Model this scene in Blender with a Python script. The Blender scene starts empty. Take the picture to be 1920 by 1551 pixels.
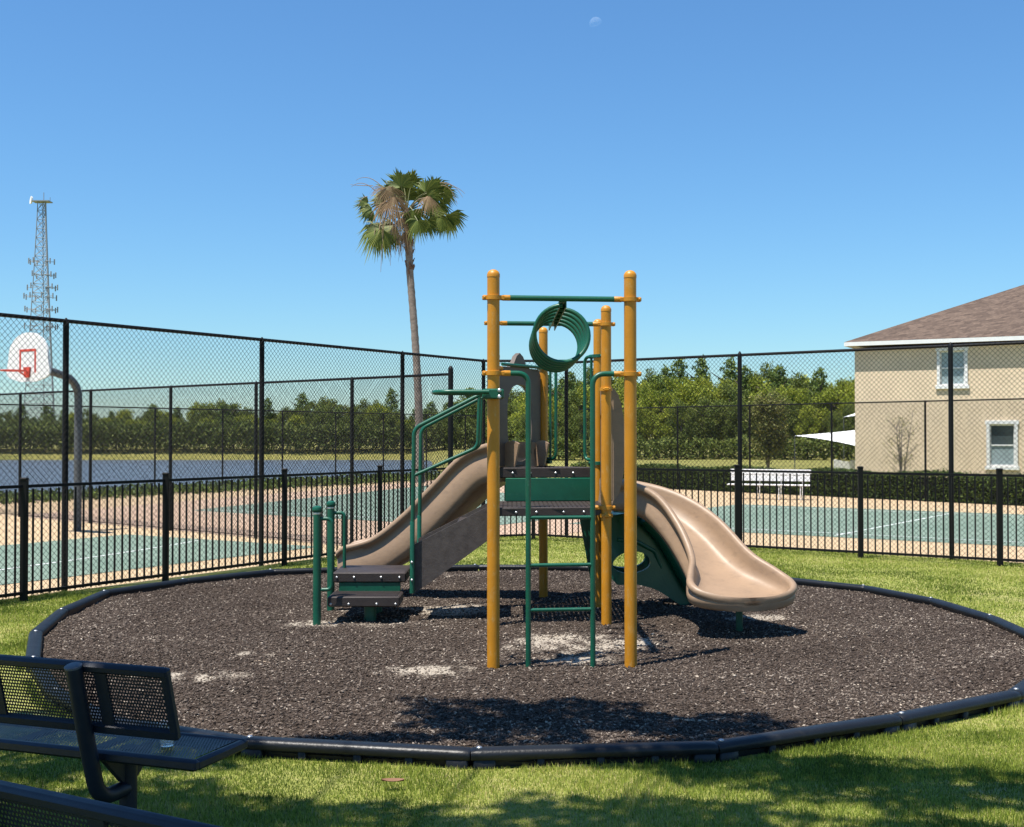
import bpy, math, random
import numpy as np
from mathutils import Vector, Matrix
R = math.radians
rng = np.random.default_rng(7)
random.seed(7)
scene = bpy.context.scene
COL = scene.collection

# ------------------------------------------------------------------ camera, sky, sun, exposure
cam_data = bpy.data.cameras.new('camera')
cam_data.sensor_width = 36.0
cam_data.lens = 36.0 * 2260.0 / 1920.0
cam_data.clip_start = 0.05
cam_data.clip_end = 6000.0
cam = bpy.data.objects.new('camera', cam_data)
cam.location = (0.0, 0.0, 1.75)
cam.rotation_euler = (R(91.0), 0.0, 0.0)
COL.objects.link(cam)
scene.camera = cam

SUN = Vector((-0.281, -0.226, 1.0)).normalized()          # direction towards the sun
world = bpy.data.worlds.new('World')
scene.world = world
world.use_nodes = True
wn, wl = world.node_tree.nodes, world.node_tree.links
wn.clear()
w_out = wn.new('ShaderNodeOutputWorld')
w_bg = wn.new('ShaderNodeBackground')
w_sky = wn.new('ShaderNodeTexSky')
w_sky.sky_type = 'NISHITA'
w_sky.sun_disc = False
w_sky.sun_elevation = math.asin(SUN.z)
w_sky.sun_rotation = math.atan2(SUN.x, SUN.y)
w_sky.altitude = 0.0
w_sky.air_density = 1.3
w_sky.dust_density = 0.0
w_sky.ozone_density = 10.0
w_bg.inputs['Strength'].default_value = 0.087
w_mul = wn.new('ShaderNodeVectorMath'); w_mul.operation = 'MULTIPLY'
w_mul.inputs[1].default_value = (0.69, 0.90, 1.0)      # one even tint over the whole sky
wl.new(w_sky.outputs[0], w_mul.inputs[0])
wl.new(w_mul.outputs[0], w_bg.inputs['Color'])
wl.new(w_bg.outputs[0], w_out.inputs['Surface'])

sun_data = bpy.data.lights.new('sun', 'SUN')
sun_data.energy = 5.0
sun_data.angle = R(0.53)
sun_data.color = (1.0, 0.95, 0.87)
sun = bpy.data.objects.new('sun', sun_data)
sun.rotation_euler = (-SUN).to_track_quat('-Z', 'Y').to_euler()
sun.location = (-10, -8, 30)
COL.objects.link(sun)

scene.view_settings.view_transform = 'Standard'
scene.view_settings.look = 'None'
scene.view_settings.exposure = 0.8
scene.view_settings.gamma = 1.0
scene.view_settings.use_curve_mapping = False

# ------------------------------------------------------------------ helpers
def X(px, d):
    return (px - 960.0) / 2260.0 * d
def Z(py, d):
    return 1.75 - (py - 815.0) / 2260.0 * d

class MB:
    """collects vertices and faces, then links them as one mesh object"""
    def __init__(self):
        self.v = []; self.f = []
    def add(self, vs, fs):
        o = len(self.v)
        self.v.extend([tuple(map(float, p)) for p in vs])
        self.f.extend([tuple(i + o for i in f) for f in fs])
        return self
    def box(self, c, s, ax=None, ay=None, az=None):
        ax = Vector(ax) if ax is not None else Vector((1, 0, 0))
        az = Vector(az) if az is not None else Vector((0, 0, 1))
        ay = Vector(ay) if ay is not None else az.cross(ax)
        c = Vector(c); hx, hy, hz = s[0]/2, s[1]/2, s[2]/2
        vs = [c + ax*(i*hx) + ay*(j*hy) + az*(k*hz) for i in (-1, 1) for j in (-1, 1) for k in (-1, 1)]
        return self.add(vs, [(0,1,3,2),(4,6,7,5),(0,4,5,1),(2,3,7,6),(0,2,6,4),(1,5,7,3)])
    def bbox(self, c, s, b, ax=None, az=None):
        """box with chamfered edges"""
        ax = Vector(ax) if ax is not None else Vector((1, 0, 0))
        az = Vector(az) if az is not None else Vector((0, 0, 1))
        ay = az.cross(ax); c = Vector(c)
        vs = []; rings = []
        hx, hy, hz = s[0]/2, s[1]/2, s[2]/2
        for (z, ins) in ((-hz, b), (-hz+b, 0), (hz-b, 0), (hz, b)):
            ring = []
            x, y = hx-ins, hy-ins
            bb = b*0.8
            for (px, py) in ((-x+bb,-y),(x-bb,-y),(x,-y+bb),(x,y-bb),(x-bb,y),(-x+bb,y),(-x,y-bb),(-x,-y+bb)):
                ring.append(len(vs)); vs.append(c + ax*px + ay*py + az*z)
            rings.append(ring)
        fs = [tuple(reversed(rings[0])), tuple(rings[-1])]
        for a, q in zip(rings[:-1], rings[1:]):
            for i in range(8):
                j = (i+1) % 8
                fs.append((a[i], a[j], q[j], q[i]))
        return self.add(vs, fs)
    def tube(self, pts, r, n=10, cap=True, closed=False):
        pts = [Vector(p) for p in pts]
        m = len(pts)
        rs = r if hasattr(r, '__len__') else [r]*m
        tang = []
        for i in range(m):
            if closed:
                t = pts[(i+1) % m] - pts[(i-1) % m]
            else:
                t = pts[min(i+1, m-1)] - pts[max(i-1, 0)]
            tang.append(t.normalized())
        ref = Vector((0, 0, 1)) if abs(tang[0].z) < 0.9 else Vector((1, 0, 0))
        u = (ref - tang[0]*ref.dot(tang[0])).normalized()
        vs = []; fs = []
        for i in range(m):
            t = tang[i]
            u = (u - t*u.dot(t))
            u = u.normalized() if u.length > 1e-6 else t.orthogonal().normalized()
            w = t.cross(u)
            for k in range(n):
                a = 2*math.pi*k/n
                vs.append(pts[i] + (u*math.cos(a) + w*math.sin(a))*rs[i])
        for i in range(m if closed else m-1):
            j = (i+1) % m
            for k in range(n):
                l = (k+1) % n
                fs.append((i*n+k, i*n+l, j*n+l, j*n+k))
        if cap and not closed:
            fs.append(tuple(reversed(range(n))))
            fs.append(tuple((m-1)*n+k for k in range(n)))
        return self.add(vs, fs)
    def lathe(self, c, prof, n=20, axis=(0, 0, 1)):
        """prof: (radius, height) pairs, closed at both ends"""
        c = Vector(c); az = Vector(axis).normalized()
        ax = az.orthogonal().normalized(); ay = az.cross(ax)
        vs = []; fs = []
        for (r, h) in prof:
            for k in range(n):
                a = 2*math.pi*k/n
                vs.append(c + az*h + (ax*math.cos(a) + ay*math.sin(a))*r)
        for i in range(len(prof)-1):
            for k in range(n):
                l = (k+1) % n
                fs.append((i*n+k, i*n+l, (i+1)*n+l, (i+1)*n+k))
        fs.append(tuple(reversed(range(n))))
        fs.append(tuple((len(prof)-1)*n+k for k in range(n)))
        return self.add(vs, fs)
    def prism(self, poly, ext):
        """poly: 3D points of a planar polygon; ext: extrusion vector"""
        poly = [Vector(p) for p in poly]; e = Vector(ext); n = len(poly)
        vs = poly + [p + e for p in poly]
        fs = [tuple(reversed(range(n))), tuple(range(n, 2*n))]
        fs += [(i, (i+1) % n, (i+1) % n+n, i+n) for i in range(n)]
        return self.add(vs, fs)
    def ring_plate(self, outer, inner, ext):
        """plate with one hole; outer and inner have the same number of points"""
        n = len(outer); e = Vector(ext)
        o = [Vector(p) for p in outer]; i_ = [Vector(p) for p in inner]
        vs = o + i_ + [p+e for p in o] + [p+e for p in i_]
        fs = []
        for k in range(n):
            l = (k+1) % n
            fs += [(k, l, n+l, n+k), (2*n+k, 3*n+k, 3*n+l, 2*n+l), (k, 2*n+k, 2*n+l, l), (n+k, n+l, 3*n+l, 3*n+k)]
        return self.add(vs, fs)
    def build(self, name, material, parent=None, smooth=40, label=None):
        me = bpy.data.meshes.new(name)
        off = Vector((0, 0, 0))
        if parent is not None:
            off = parent.get('_w') and Vector(parent['_w']) or Vector((0, 0, 0))
        me.from_pydata([Vector(p) - off for p in self.v], [], self.f)
        finish(me, material, smooth)
        ob = bpy.data.objects.new(name, me)
        COL.objects.link(ob)
        if parent is not None:
            ob.parent = parent
            ob['_w'] = list(off)
        if label:
            ob['label'] = label
        return ob

def finish(me, material, smooth):
    me.validate()
    import bmesh
    bm = bmesh.new(); bm.from_mesh(me)
    bmesh.ops.recalc_face_normals(bm, faces=bm.faces)
    bm.to_mesh(me); bm.free()
    if smooth:
        me.polygons.foreach_set('use_smooth', [True]*len(me.polygons))
        me.set_sharp_from_angle(angle=R(smooth))
    if material is not None:
        me.materials.append(material)
    me.update()

def thing(name, label, cat, loc=(0, 0, 0), group=None):
    o = bpy.data.objects.new(name, None)
    o.empty_display_size = 0.2
    o.location = loc
    COL.objects.link(o)
    o['label'] = label; o['category'] = cat
    if group: o['group'] = group
    o['_w'] = list(loc)
    return o

def tag(o, label, cat, group=None):
    o['label'] = label; o['category'] = cat
    if group: o['group'] = group
    return o

def structure(o):
    o['kind'] = 'structure'
    return o

def copy_tree(o, parent=None):
    c = o.copy(); COL.objects.link(c); c.parent = parent
    for ch in list(o.children):
        copy_tree(ch, c)
    return c

def np_mesh(name, V, loops, sizes, material, attrs=None, smooth=False):
    """fast mesh from numpy arrays; attrs: {name: per-vertex float array}"""
    me = bpy.data.meshes.new(name)
    nv, nl, nf = len(V), len(loops), len(sizes)
    me.vertices.add(nv); me.loops.add(nl); me.polygons.add(nf)
    me.vertices.foreach_set('co', np.ascontiguousarray(V, dtype=np.float32).ravel())
    me.loops.foreach_set('vertex_index', np.ascontiguousarray(loops, dtype=np.int32))
    starts = np.concatenate([[0], np.cumsum(sizes)[:-1]]).astype(np.int32)
    me.polygons.foreach_set('loop_start', starts)
    me.polygons.foreach_set('loop_total', np.ascontiguousarray(sizes, dtype=np.int32))
    if attrs:
        for k, a in attrs.items():
            at = me.attributes.new(k, 'FLOAT', 'POINT')
            at.data.foreach_set('value', np.ascontiguousarray(a, dtype=np.float32))
    me.update(calc_edges=True)
    if smooth:
        me.polygons.foreach_set('use_smooth', np.ones(nf, dtype=bool))
    me.materials.append(material)
    return me

def link_mesh(name, me, parent=None):
    ob = bpy.data.objects.new(name, me); COL.objects.link(ob)
    ob.parent = parent
    return ob

# ------------------------------------------------------------------ materials
MATS = {}
def mat(name, color, rough=0.5, metal=0.0, var=0.0, vscale=6.0, bump=0.0, bscale=40.0, spec=0.5,
        color2=None, coat=0.0, wear=None, wscale=30.0, wstretch=(1, 1, 1), wlo=0.58, whi=0.72, wfac=0.6):
    m = bpy.data.materials.new(name); m.use_nodes = True
    nt = m.node_tree; n = nt.nodes; l = nt.links
    p = n['Principled BSDF']
    p.inputs['Roughness'].default_value = rough
    p.inputs['Metallic'].default_value = metal
    p.inputs['Specular IOR Level'].default_value = spec
    p.inputs['Coat Weight'].default_value = coat
    p.inputs['Base Color'].default_value = (*color, 1)
    tc = n.new('ShaderNodeTexCoord')
    if var > 0 or color2 is not None:
        no = n.new('ShaderNodeTexNoise'); no.inputs['Scale'].default_value = vscale
        no.inputs['Detail'].default_value = 6.0; no.inputs['Roughness'].default_value = 0.65
        l.new(tc.outputs['Object'], no.inputs['Vector'])
        rp = n.new('ShaderNodeValToRGB')
        rp.color_ramp.elements[0].position = 0.32; rp.color_ramp.elements[1].position = 0.68
        c2 = color2 if color2 is not None else tuple(c*(1-var) for c in color)
        c1 = color if color2 is not None else tuple(min(1, c*(1+var*0.6)) for c in color)
        rp.color_ramp.elements[0].color = (*c2, 1); rp.color_ramp.elements[1].color = (*c1, 1)
        l.new(no.outputs['Fac'], rp.inputs['Fac'])
        l.new(rp.outputs['Color'], p.inputs['Base Color'])
        mr = n.new('ShaderNodeMapRange')
        mr.inputs['To Min'].default_value = min(1, rough*1.25); mr.inputs['To Max'].default_value = rough*0.8
        l.new(no.outputs['Fac'], mr.inputs['Value']); l.new(mr.outputs['Result'], p.inputs['Roughness'])
    if wear is not None:
        wm = n.new('ShaderNodeMapping'); wm.inputs['Scale'].default_value = wstretch
        l.new(tc.outputs['Object'], wm.inputs['Vector'])
        wz = n.new('ShaderNodeTexNoise'); wz.inputs['Scale'].default_value = wscale; wz.inputs['Detail'].default_value = 9.0; wz.inputs['Roughness'].default_value = 0.75
        l.new(wm.outputs[0], wz.inputs['Vector'])
        wr_ = n.new('ShaderNodeMapRange'); wr_.inputs['From Min'].default_value = wlo; wr_.inputs['From Max'].default_value = whi; wr_.inputs['To Max'].default_value = wfac
        l.new(wz.outputs['Fac'], wr_.inputs['Value'])
        wx = n.new('ShaderNodeMix'); wx.data_type = 'RGBA'; wx.inputs[7].default_value = (*wear, 1)
        src = p.inputs['Base Color'].links[0].from_socket if p.inputs['Base Color'].links else None
        if src is not None: l.new(src, wx.inputs[6])
        else: wx.inputs[6].default_value = (*color, 1)
        l.new(wr_.outputs['Result'], wx.inputs[0]); l.new(wx.outputs[2], p.inputs['Base Color'])
    if bump > 0:
        nb = n.new('ShaderNodeTexNoise'); nb.inputs['Scale'].default_value = bscale
        nb.inputs['Detail'].default_value = 4.0
        l.new(tc.outputs['Object'], nb.inputs['Vector'])
        bp = n.new('ShaderNodeBump'); bp.inputs['Strength'].default_value = bump; bp.inputs['Distance'].default_value = 0.02
        l.new(nb.outputs['Fac'], bp.inputs['Height']); l.new(bp.outputs['Normal'], p.inputs['Normal'])
    MATS[name] = m
    return m

def mat_tint(name, ramp, rough=0.8, translucent=0.0, spec=0.3):
    """colour picked by a per-piece 'tint' attribute"""
    m = bpy.data.materials.new(name); m.use_nodes = True
    nt = m.node_tree; n = nt.nodes; l = nt.links
    p = n['Principled BSDF']
    p.inputs['Roughness'].default_value = rough
    p.inputs['Specular IOR Level'].default_value = spec
    at = n.new('ShaderNodeAttribute'); at.attribute_name = 'tint'
    rp = n.new('ShaderNodeValToRGB')
    el = rp.color_ramp.elements
    el[0].position, el[0].color = ramp[0][0], (*ramp[0][1], 1)
    el[1].position, el[1].color = ramp[-1][0], (*ramp[-1][1], 1)
    for pos, c in ramp[1:-1]:
        e = el.new(pos); e.color = (*c, 1)
    l.new(at.outputs['Fac'], rp.inputs['Fac'])
    l.new(rp.outputs['Color'], p.inputs['Base Color'])
    if translucent > 0:
        t = n.new('ShaderNodeBsdfTranslucent')
        l.new(rp.outputs['Color'], t.inputs['Color'])
        mx = n.new('ShaderNodeMixShader'); mx.inputs[0].default_value = translucent
        l.new(p.outputs[0], mx.inputs[1]); l.new(t.outputs[0], mx.inputs[2])
        l.new(mx.outputs[0], n['Material Output'].inputs['Surface'])
    MATS[name] = m
    return m

M_YEL = mat('ochre_powder_coat', (0.50, 0.208, 0.007), 0.45, var=0.14, vscale=4, bump=0.05, bscale=90, wear=(0.46, 0.29, 0.10), wscale=11, wstretch=(3, 3, 1), wlo=0.54, whi=0.68, wfac=0.7)
M_GRN = mat('green_powder_coat', (0.003, 0.085, 0.047), 0.38, var=0.2, vscale=6, bump=0.04, bscale=60, wear=(0.07, 0.16, 0.12), wscale=16, wfac=0.5)
M_GRNP = mat('green_moulded_plastic', (0.003, 0.085, 0.050), 0.4, var=0.12, vscale=3, bump=0.06, bscale=30, wear=(0.05, 0.12, 0.09), wscale=8, wfac=0.5)
M_TAN = mat('tan_moulded_plastic', (0.295, 0.198, 0.125), 0.46, var=0.12, vscale=2.2, bump=0.06, bscale=25, wear=(0.19, 0.13, 0.085), wscale=7, wstretch=(1, 1.6, 2.5), wlo=0.50, whi=0.72, wfac=0.75)
M_BRN = mat('brown_vinyl_coating', (0.032, 0.023, 0.020), 0.55, var=0.35, vscale=9, bump=0.15, bscale=120)
M_STR = mat('weathered_brown_panel', (0.045, 0.035, 0.031), 0.6, color2=(0.075, 0.062, 0.055), vscale=14, bump=0.1, bscale=60)
M_STEEL = mat('galvanised_steel', (0.55, 0.56, 0.57), 0.4, metal=0.9, var=0.15, vscale=20)
M_GALV = mat('dull_galvanised_pole', (0.10, 0.108, 0.112), 0.55, metal=0.3, var=0.15, vscale=6)
M_BLK = mat('black_fence_coating', (0.0045, 0.005, 0.0055), 0.55, var=0.2, vscale=8, spec=0.22)
M_BENCH = mat('dark_blue_bench_coating', (0.012, 0.017, 0.029), 0.42, var=0.2, vscale=12, bump=0.05, bscale=150, spec=0.35)
M_EDGE = mat('black_border_plastic', (0.0085, 0.0100, 0.0125), 0.40, var=0.3, vscale=5, bump=0.12, bscale=60, spec=0.35, wear=(0.05, 0.045, 0.04), wscale=6, wfac=0.35)
M_WHITE = mat('white_paint', (0.74, 0.74, 0.72), 0.5, var=0.06, vscale=5)
M_STUCCO = mat('tan_stucco', (0.72, 0.575, 0.40), 0.9, var=0.10, vscale=1.2, bump=0.6, bscale=40, wear=(0.58, 0.46, 0.32), wscale=1.1, wstretch=(2, 2, 0.5), wfac=0.5)
M_SOFFIT = mat('tan_soffit', (0.48, 0.38, 0.28), 0.8)
M_GLASS = mat('window_glass', (0.05, 0.07, 0.075), 0.06, spec=0.8)
M_BLIND = mat('window_blind_behind_glass', (0.28, 0.35, 0.36), 0.15, spec=0.7, var=0.1, vscale=3)
M_BARK = mat('grey_brown_bark', (0.10, 0.075, 0.055), 0.9, var=0.35, vscale=8, bump=0.6, bscale=20)
M_PALMTRUNK = mat('palm_bark', (0.27, 0.22, 0.18), 0.9, color2=(0.15, 0.115, 0.09), vscale=3.5, bump=0.7, bscale=9)
M_RED = mat('red_orange_paint', (0.55, 0.06, 0.03), 0.5)
M_TOWER = mat('tower_steel', (0.23, 0.25, 0.27), 0.6, metal=0.1)

# ------------------------------------------------------------------ ground, lake, courts
E1 = Vector((0.525, 0.851, 0)); E2 = Vector((-0.851, 0.525, 0))
L0 = Vector((-4.95, 13.36, 0))
def LC(a, b, z=0.0):
    p = L0 + E1*a + E2*b
    return Vector((p.x, p.y, z))
R1 = Vector((0.817, -0.577, 0)); R2 = Vector((0.577, 0.817, 0))
R0 = Vector((3.46, 18.3, 0))
def RC(a, b, z=0.0):
    p = R0 + R1*a + R2*b
    return Vector((p.x, p.y, z))

def sst(x):
    x = np.clip(x, 0, 1); return x*x*(3-2*x)

def ground_mat(name, ramp_cols, s1, s2, bump=0.4, bscale=30):
    m = bpy.data.materials.new(name); m.use_nodes = True
    n = m.node_tree.nodes; l = m.node_tree.links; p = n['Principled BSDF']
    p.inputs['Roughness'].default_value = 0.95; p.inputs['Specular IOR Level'].default_value = 0.2
    tc = n.new('ShaderNodeTexCoord')
    a = n.new('ShaderNodeTexNoise'); a.inputs['Scale'].default_value = s1; a.inputs['Detail'].default_value = 8; a.inputs['Roughness'].default_value = 0.7
    b = n.new('ShaderNodeTexNoise'); b.inputs['Scale'].default_value = s2; b.inputs['Detail'].default_value = 5
    l.new(tc.outputs['Object'], a.inputs['Vector']); l.new(tc.outputs['Object'], b.inputs['Vector'])
    mx = n.new('ShaderNodeMath'); mx.operation = 'ADD'
    ml = n.new('ShaderNodeMath'); ml.operation = 'MULTIPLY'; ml.inputs[1].default_value = 0.5
    l.new(a.outputs['Fac'], mx.inputs[0]); l.new(b.outputs['Fac'], mx.inputs[1]); l.new(mx.outputs[0], ml.inputs[0])
    rp = n.new('ShaderNodeValToRGB'); el = rp.color_ramp.elements
    el[0].position = 0.36; el[0].color = (*ramp_cols[0], 1); el[1].position = 0.64; el[1].color = (*ramp_cols[-1], 1)
    for i, c in enumerate(ramp_cols[1:-1]):
        e = el.new(0.36 + 0.28*(i+1)/(len(ramp_cols)-1)); e.color = (*c, 1)
    l.new(ml.outputs[0], rp.inputs['Fac']); l.new(rp.outputs['Color'], p.inputs['Base Color'])
    bn = n.new('ShaderNodeTexNoise'); bn.inputs['Scale'].default_value = bscale; bn.inputs['Detail'].default_value = 6
    l.new(tc.outputs['Object'], bn.inputs['Vector'])
    bp = n.new('ShaderNodeBump'); bp.inputs['Strength'].default_value = bump; bp.inputs['Distance'].default_value = 0.03
    l.new(bn.outputs['Fac'], bp.inputs['Height']); l.new(bp.outputs['Normal'], p.inputs['Normal'])
    MATS[name] = m
    return m

M_TERRAIN = ground_mat('rough_grassland', [(0.13, 0.14, 0.035), (0.22, 0.205, 0.055), (0.29, 0.26, 0.085)], 0.12, 1.7, 0.8, 6)
M_LAWN = ground_mat('lawn_thatch', [(0.17, 0.19, 0.045), (0.26, 0.27, 0.07), (0.34, 0.31, 0.13)], 1.1, 14, 0.6, 60)
M_COURT_TAN = ground_mat('tan_court_paint', [(0.39, 0.28, 0.165), (0.43, 0.315, 0.19), (0.47, 0.35, 0.215)], 0.5, 6, 0.12, 40)
M_COURT_PINK = ground_mat('terracotta_court_paint', [(0.37, 0.255, 0.175), (0.405, 0.285, 0.20), (0.44, 0.315, 0.225)], 0.5, 6, 0.12, 40)
M_COURT_GREEN = ground_mat('green_court_paint', [(0.115, 0.165, 0.128), (0.15, 0.205, 0.16), (0.19, 0.24, 0.19)], 0.45, 5, 0.12, 40)
M_LINE = mat('white_court_line', (0.62, 0.64, 0.62), 0.8, var=0.15, vscale=4)

def axis_coords(parts):
    out = []
    for a, b, n in parts:
        out.append(np.linspace(a, b, n, endpoint=False))
    out.append([parts[-1][1]])
    return np.concatenate(out)
gx = axis_coords([(-2500, -200, 12), (-200, -60, 35), (-60, 60, 60), (60, 200, 20), (200, 2500, 12)])
gy = axis_coords([(-300, -20, 6), (-20, 20, 10), (20, 180, 90), (180, 400, 20), (400, 4000, 14)])
GX, GY = np.meshgrid(gx, gy)
s_fence = (GX+14)*-0.851 + (GY-36)*0.525
lake = sst((s_fence-3.5)/9.0) * sst((166-GY)/12.0) * sst((3 - 0.085*GY - GX)/7.0 + 0.5)
wob = 0.05*np.sin(GX*0.21+1.3)*np.cos(GY*0.17)
HT = -0.27 - 2.3*lake + np.where(GY > 60, wob, 0)
V = np.stack([GX.ravel(), GY.ravel(), HT.ravel()], 1)
nx, ny = len(gx), len(gy)
ii, jj = np.meshgrid(np.arange(nx-1), np.arange(ny-1))
q = (jj*nx+ii).ravel()
loops = np.stack([q, q+1, q+nx+1, q+nx], 1).ravel()
me = np_mesh('ground', V, loops, np.full(len(q), 4), M_TERRAIN, smooth=True)
structure(link_mesh('ground', me))

# water
mw = bpy.data.materials.new('lake_water'); mw.use_nodes = True
n = mw.node_tree.nodes; l = mw.node_tree.links; p = n['Principled BSDF']
p.inputs['Base Color'].default_value = (0.135, 0.175, 0.225, 1)
p.inputs['Roughness'].default_value = 0.28; p.inputs['IOR'].default_value = 1.33
tc = n.new('ShaderNodeTexCoord'); mp = n.new('ShaderNodeMapping'); mp.inputs['Scale'].default_value = (1.0, 2.2, 1.0)
l.new(tc.outputs['Object'], mp.inputs['Vector'])
no = n.new('ShaderNodeTexNoise'); no.inputs['Scale'].default_value = 1.6; no.inputs['Detail'].default_value = 7; no.inputs['Roughness'].default_value = 0.7
l.new(mp.outputs[0], no.inputs['Vector'])
bp = n.new('ShaderNodeBump'); bp.inputs['Strength'].default_value = 1.0; bp.inputs['Distance'].default_value = 0.35
l.new(no.outputs['Fac'], bp.inputs['Height']); l.new(bp.outputs['Normal'], p.inputs['Normal'])
b = MB(); b.add([(-260, 20, -1.6), (30, 20, -1.6), (30, 175, -1.6), (-260, 175, -1.6)], [(0, 1, 2, 3)])
structure(b.build('lake_water', mw, smooth=0))

def sheet(name, pts, z, m, parent=None):
    b = MB(); b.add([(p[0], p[1], z) for p in pts], [tuple(range(len(pts)))])
    o = b.build(name, m, parent, smooth=0)
    if parent is None: structure(o)
    return o

sheet('court_apron', [(-36, 2), (-0.8, 57.5), (2.2, 47.6), (13.2, 33.9), (27, 17), (27, 2)], -0.20, M_COURT_TAN)
sheet('far_court_apron', [LC(7.4, 0.3), LC(14.5, 0.3), (2.0, 42), (-2.0, 54.5), LC(9.6, 14.2)], -0.196, M_COURT_PINK)
sheet('basketball_court', [LC(-16, 2.6), LC(7.3, 2.6), LC(7.3, 7.5), LC(-16, 7.5)], -0.192, M_COURT_GREEN)
sheet('far_court', [LC(12.5, 2.6), LC(16, 2.6), (0.8, 38), (-3.2, 46), LC(13.2, 12.0)], -0.190, M_COURT_GREEN)
sheet('tennis_court', [RC(-6.5, 5.3), RC(24, 5.3), RC(24, 14.2), RC(-6.5, 14.2)], -0.192, M_COURT_GREEN)
def line_strip(pts, w, z):
    b = MB(); pts = [Vector((p[0], p[1], z)) for p in pts]
    vs = []; fs = []
    for i, p in enumerate(pts):
        t = (pts[min(i+1, len(pts)-1)] - pts[max(i-1, 0)]).normalized()
        s = Vector((-t.y, t.x, 0))*w/2
        vs += [p-s, p+s]
    fs = [(2*i, 2*i+1, 2*i+3, 2*i+2) for i in range(len(pts)-1)]
    return structure(b.add(vs, fs).build('court_line', M_LINE, smooth=0))
line_strip([RC(-0.58, 5.6), RC(-0.58, 13.9)], 0.06, -0.187)
line_strip([RC(-6, 6.1), RC(22, 6.1)], 0.06, -0.186)
line_strip([RC(-6, 13.4), RC(22, 13.4)], 0.06, -0.186)
line_strip([LC(x, 4.3 + 0.018*(x+2)**2 - 0.5) for x in np.linspace(-8, 7, 30)], 0.06, -0.187)
line_strip([LC(13.6, 3.2), LC(13.6, 11.5)], 0.06, -0.186)
sheet('path', [(4.0, 57), (6.2, 57), (13.2, 69), (12.4, 71.5)], -0.255, mat('pale_path', (0.34, 0.38, 0.34), 0.9, var=0.1))

# lawn slab, higher than the courts
LAWN_Z = 0.03
lawn_poly = [LC(-18, -0.12), LC(8.55, -0.12), Vector((0.95, 20.47, 0)), RC(18, -0.12), Vector((26, -14, 0)), Vector((-24, -14, 0))]
b = MB(); b.prism([(p.x, p.y, LAWN_Z) for p in lawn_poly], (0, 0, -0.29))
structure(b.build('lawn', M_LAWN, smooth=0))

# ------------------------------------------------------------------ play area: border outline and mulch
OUT = [(-0.205, 5.94), (1.04, 6.07), (2.155, 6.67), (3.08, 7.30), (3.76, 8.25), (4.10, 9.30), (4.16, 10.35), (4.04, 11.45),
       (3.68, 12.42), (2.9, 13.3), (1.9, 14.0), (0.8, 14.4), (-0.4, 14.45), (-1.6, 14.3), (-2.785, 13.96), (-3.556, 13.05),
       (-4.10, 12.05), (-4.06, 10.78), (-3.82, 9.57), (-3.40, 8.45), (-2.85, 7.40), (-2.25, 6.62), (-1.40, 6.17)]
OUT = [(x*1.045, y*1.045) for x, y in OUT]
OUTA = np.array(OUT)
def inside_poly(x, y, poly):
    res = np.zeros(x.shape, bool); n = len(poly); j = n-1
    for i in range(n):
        xi, yi = poly[i]; xj, yj = poly[j]
        c = ((yi > y) != (yj > y)) & (x < (xj-xi)*(y-yi)/(yj-yi+1e-12)+xi)
        res ^= c; j = i
    return res
PC = np.array((0.0, 10.66))
def scaled(poly, d):
    v = np.array(poly)-PC; ln = np.linalg.norm(v, axis=1, keepdims=True)
    return (PC + v*(ln+d)/ln).tolist()

# sandy bare patches: x, y, rx, ry, strength
SAND = [(0.35, 9.75, 0.55, 0.45, 1.15), (0.95, 9.9, 0.35, 0.5, 1.15), (-0.62, 8.62, 0.34, 0.16, 1.5), (-2.2, 8.42, 0.36, 0.18, 1.5), (-1.5, 10.8, 0.5, 0.25, 0.9), (-1.95, 9.3, 0.3, 0.12, 0.7), (0.3, 9.1, 0.5, 0.2, 0.7), (2.9, 8.9, 0.25, 0.1, 0.6),
        (2.25, 11.15, 0.4, 0.2, 1.4), (-1.0, 11.6, 0.7, 0.28, 1.4), (-0.2, 11.8, 0.6, 0.3, 0.9), (-0.2, 8.0, 0.2, 0.1, 0.25), (1.5, 9.9, 0.3, 0.2, 0.35)]
def vnoise(x, y, seed=0):
    r = np.random.default_rng(seed); t = 0
    for k in range(10):
        a = r.uniform(0, 6.28); f = r.uniform(2.0, 9.0); ph = r.uniform(0, 6.28)
        t = t + np.sin((x*np.cos(a)+y*np.sin(a))*f+ph)
    return t/10
def sand_mask(x, y):
    m = np.zeros_like(x)
    for (cx, cy, rx, ry, s) in SAND:
        d = ((x-cx)/rx)**2 + ((y-cy)/ry)**2
        m = np.maximum(m, s*np.exp(-d*0.9))
    return np.clip(m*(0.62 + 1.9*vnoise(x*1.4, y*1.4, 3) + 1.3*vnoise(x*4.5, y*4.5, 4)), 0, 1)
def mulch_h(x, y):
    return 0.062 + 0.022*vnoise(x*0.5, y*0.5, 5) + 0.016*vnoise(x*1.6, y*1.6, 6) - 0.006*sand_mask(x, y)

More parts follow.
